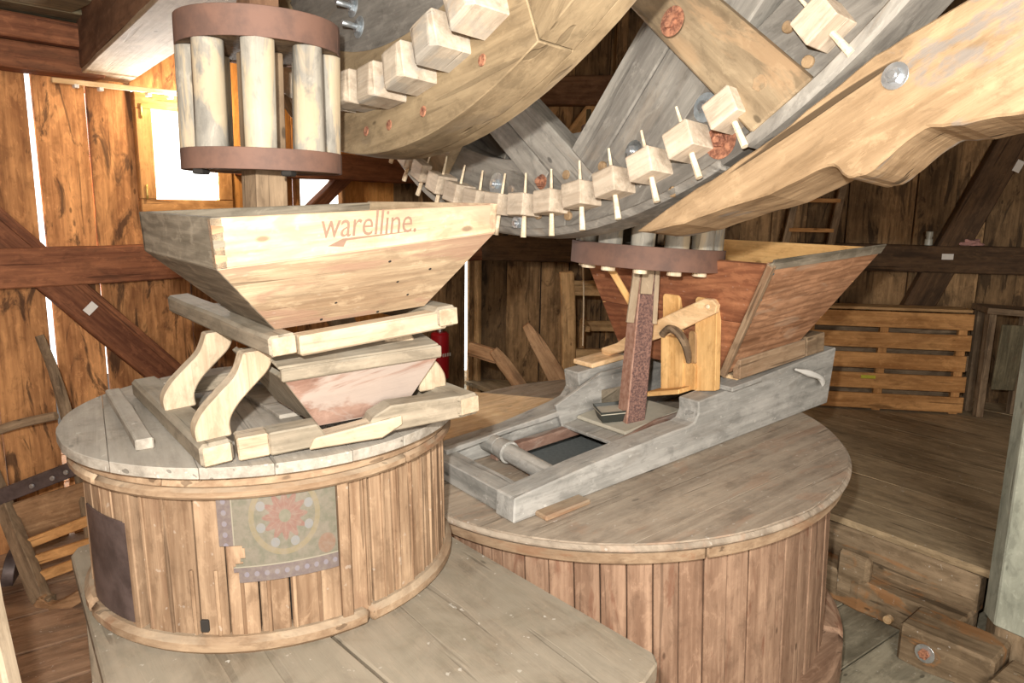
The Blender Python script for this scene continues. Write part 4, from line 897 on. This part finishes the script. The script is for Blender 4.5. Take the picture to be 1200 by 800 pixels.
rg = bmesh.new(); bmesh.ops.create_icosphere(rg, subdivisions=3, radius=.075)
for v in rg.verts: v.co = Vector((v.co.x*1.5, v.co.y*.6, max(v.co.z*.55, -.02)))*(1+.25*math.sin(v.co.x*60+1)*math.sin(v.co.z*70))
me = bpy.data.meshes.new('pink_rag'); rg.to_mesh(me); rg.free(); me.materials.append(m_pink); r_ = link('pink_rag', me, Matrix.Translation(Vector(RW(4.38, .08, 1.745)))); tag(r_, 'crumpled pinkish rag lying on the right wall rail beside jar', 'rag')

# grey-green pillar at the right edge
pp = thing('octagonal_pillar', (2.62, 3.30, FL), 'grey-green painted chamfered pillar at the right edge', 'pillar')
pc = np.array([2.50, 3.17, 0]); R_ = .215
def octo(z, r, rot=.2): return [pc+np.array([r*math.cos(rot+math.pi/4*k+(.12 if k % 2 else -.12)), r*math.sin(rot+math.pi/4*k+(.12 if k % 2 else -.12)), z]) for k in range(8)]
prism3('painted_shaft', octo(.10, R_), (0, 0, 5.9), w_pil, pp, x=(0, 0, 1), bev=.006)
prism3('bare_foot', octo(FL, R_*.93), (0, 0, .25), w_step, pp, x=(0, 0, 1), bev=.01)

# ------------------------------------------------------------------ middle background
ex_ = thing('fire_extinguisher', LW(3.1, .12, .5), 'red fire extinguisher hanging on the wall behind the pale hopper', 'fire extinguisher')
ec = LW(3.03, .13, 0)
cyl('cylinder', ec+np.array([0, 0, .42]), ec+np.array([0, 0, .86]), .085, m_red, ex_, n=24, bev=.02); cyl('neck', ec+np.array([0, 0, .86]), ec+np.array([0, 0, .94]), .025, m_zinc, ex_)
box('handle', ec+np.array([-.02, 0, .95]), ec+np.array([.13, -.03, .97]), .02, .02, m_zinc, ex_)
for k in range(4): a = ec+ln*.086+ld*(-.045+.028*k)+np.array([0, 0, .66]); box('letter', a, a+ld*.016, .003, .03, m_white, ex_, bev=0)
t2 = thing('sack_barrow', (0.3, 5.2, .0), 'brown wooden sack barrow with two handles behind the beams', 'barrow')
def PY(px, py, Y): return atY(px, py, Y)
h1 = [PY(616, 380, 5.0), PY(630, 402, 5.0), PY(652, 440, 5.0), PY(672, 475, 5.0), PY(700, 530, 5.0)]
sweep('handle', [h1[0]-np.array([0, 0, 0]), h1[1], h1[2], h1[3], h1[4]], [.05, .10, .13, .13, .12], .05, w_tool, t2, up=(0, 1, 0), rnd=False)
sweep('handle', [PY(578, 410, 5.2), PY(590, 425, 5.2), PY(608, 450, 5.2), PY(640, 500, 5.2)], [.07, .10, .10, .1], .05, w_tool, t2, up=(0, 1, 0), rnd=True)
box('crossbar', PY(550, 408, 5.3), PY(583, 418, 5.22), .05, .10, w_tool, t2)
box('crossbar', PY(625, 480, 5.18), PY(690, 520, 5.02), .05, .08, w_tool, t2)
for px, Yv in ((640, 5.2), (700, 5.0)): q = PY(px, 500 if px < 660 else 530, Yv); box('foot', (q[0], q[1], FL if q[1] < 5 else FL), q, .07, .07, w_tool, t2, up=(1, 0, 0))
sd_ = thing('wooden_trestle', (.55, 5.9, 0), 'tan wooden frame stand with hanging cord near the rear wall', 'stand')
Yt = 5.9
a_, b_ = PY(664, 318, Yt), PY(672, 450, Yt)
box('post', np.array([b_[0], Yt, FL]), np.array([a_[0], Yt, a_[2]]), .115, .10, w_stand, sd_, up=(0, 1, 0), n=8, rough=.006, bev=.01)
box('post', np.array([1.12, Yt+.1, FL]), np.array([1.08, Yt+.1, a_[2]-.05]), .06, .06, w_old, sd_, up=(0, 1, 0))
for y_c, h_ in ((338, .12), (418, .12)): z = PY(700, y_c, Yt)[2]; box('rail', np.array([a_[0], Yt+.03, z]), np.array([1.15, Yt+.03, z]), .06, h_, w_stand, sd_)
z = PY(720, 382, Yt+.5)[2]; box('rail', np.array([.62, Yt+.5, z]), np.array([1.2, Yt+.5, z]), .05, .09, w_stand, sd_)
box('post', np.array([.62, Yt+.5, FL]), np.array([.62, Yt+.5, z+.05]), .05, .05, w_stand, sd_, up=(0, 1, 0)); box('post', np.array([1.2, Yt+.5, FL]), np.array([1.2, Yt+.5, z+.05]), .05, .05, w_stand, sd_, up=(0, 1, 0))
for y_c in (338, 382): 
    z = PY(700, y_c, Yt+.2)[2]; box('side_rail', np.array([.62, Yt+.04, z]), np.array([.62, Yt+.5, z]), .04, .05, w_stand, sd_)
cdp = [PY(683, 305, 5.75), PY(684, 350, 5.75), PY(683, 405, 5.75)]
sweep('cord', cdp, .012, .012, w_peg, sd_, up=(0, 1, 0), n=6)
box('hanging_slat', PY(690, 128, 5.6), PY(687, 200, 5.6), .035, .02, w_ceil, sd_, up=(0, 1, 0))

# ------------------------------------------------------------------ left: old sack truck
tr = thing('sack_truck', atZ(55, 712, FL), 'old dark wooden sack truck with iron strap left of small casing', 'sack truck')
S0 = atZ(50, 705, FL); S1 = atY(-12, 560, 4.0)
def TP(px, py, Y): return atY(px, py, Y)
Yb = float(S0[1]); Yt2 = Yb+.45
sweep('stringer', [TP(62, 706, Yb-.02), TP(48, 700, Yb), TP(30, 655, Yb+.1), TP(6, 595, Yb+.3), TP(-25, 520, Yb+.45)], [.07, .085, .085, .08, .07], .06, w_old, tr, up=(0, 1, 0), rnd=False)
sweep('stringer', [TP(100, 690, Yb+.0), TP(112, 668, Yb+.06), TP(104, 610, Yb+.25), TP(95, 560, Yb+.35), TP(78, 485, Yb+.45), TP(62, 432, Yb+.5), TP(46, 393, Yb+.5)], [.07, .07, .07, .07, .075, .06, .05], [.06, .06, .06, .06, .06, .05, .045], w_old, tr, up=(0, 1, 0), rnd=True)
sweep('nose_bar', [TP(46, 702, Yb-.03), TP(62, 712, Yb-.04), TP(85, 703, Yb-.03), TP(104, 690, Yb)], .06, .05, w_tool, tr, up=(0, 1, 0), rnd=False)
for (xa, ya, xb, yb, d) in ((30, 638, 108, 608, .16), (36, 658, 108, 635, .10), (40, 678, 110, 652, .05)):
    box('crossbar', TP(xa, ya, Yb+d+.02), TP(xb, yb, Yb+d+.05), .03, .055, w_crate, tr)
box('bed_board', TP(24, 610, Yb+.28), TP(108, 585, Yb+.30), .02, .22, w_tool, tr)
sweep('side_handle', [TP(-25, 512, Yb+.45), TP(20, 497, Yb+.47), TP(66, 487, Yb+.48)], [.05, .05, .045], [.055, .055, .05], w_old, tr, up=(0, 0, 1))
box('iron_strap', TP(-8, 585, Yb+.28), TP(88, 548, Yb+.32), .02, .085, m_sheet, tr)
for px, py in ((38, 569), (62, 560), (78, 553)): p = TP(px, py, Yb+.28); cyl('rivet', p, p+np.array([0, -.012, 0]), .014, m_zinc, tr, n=10)
cyl('wheel', TP(8, 668, Yb+.25), TP(22, 668, Yb+.27), .12, m_sheet, tr, n=24)
pole = box('leaning_pole', atY(-30, 640, 1.72), atY(18, 860, 1.58), .055, .055, w_pale, None, up=(0, 1, 0), bev=.008, n=6, rough=.002)
tag(pole, 'pale wooden pole leaning at the lower left edge', 'pole')
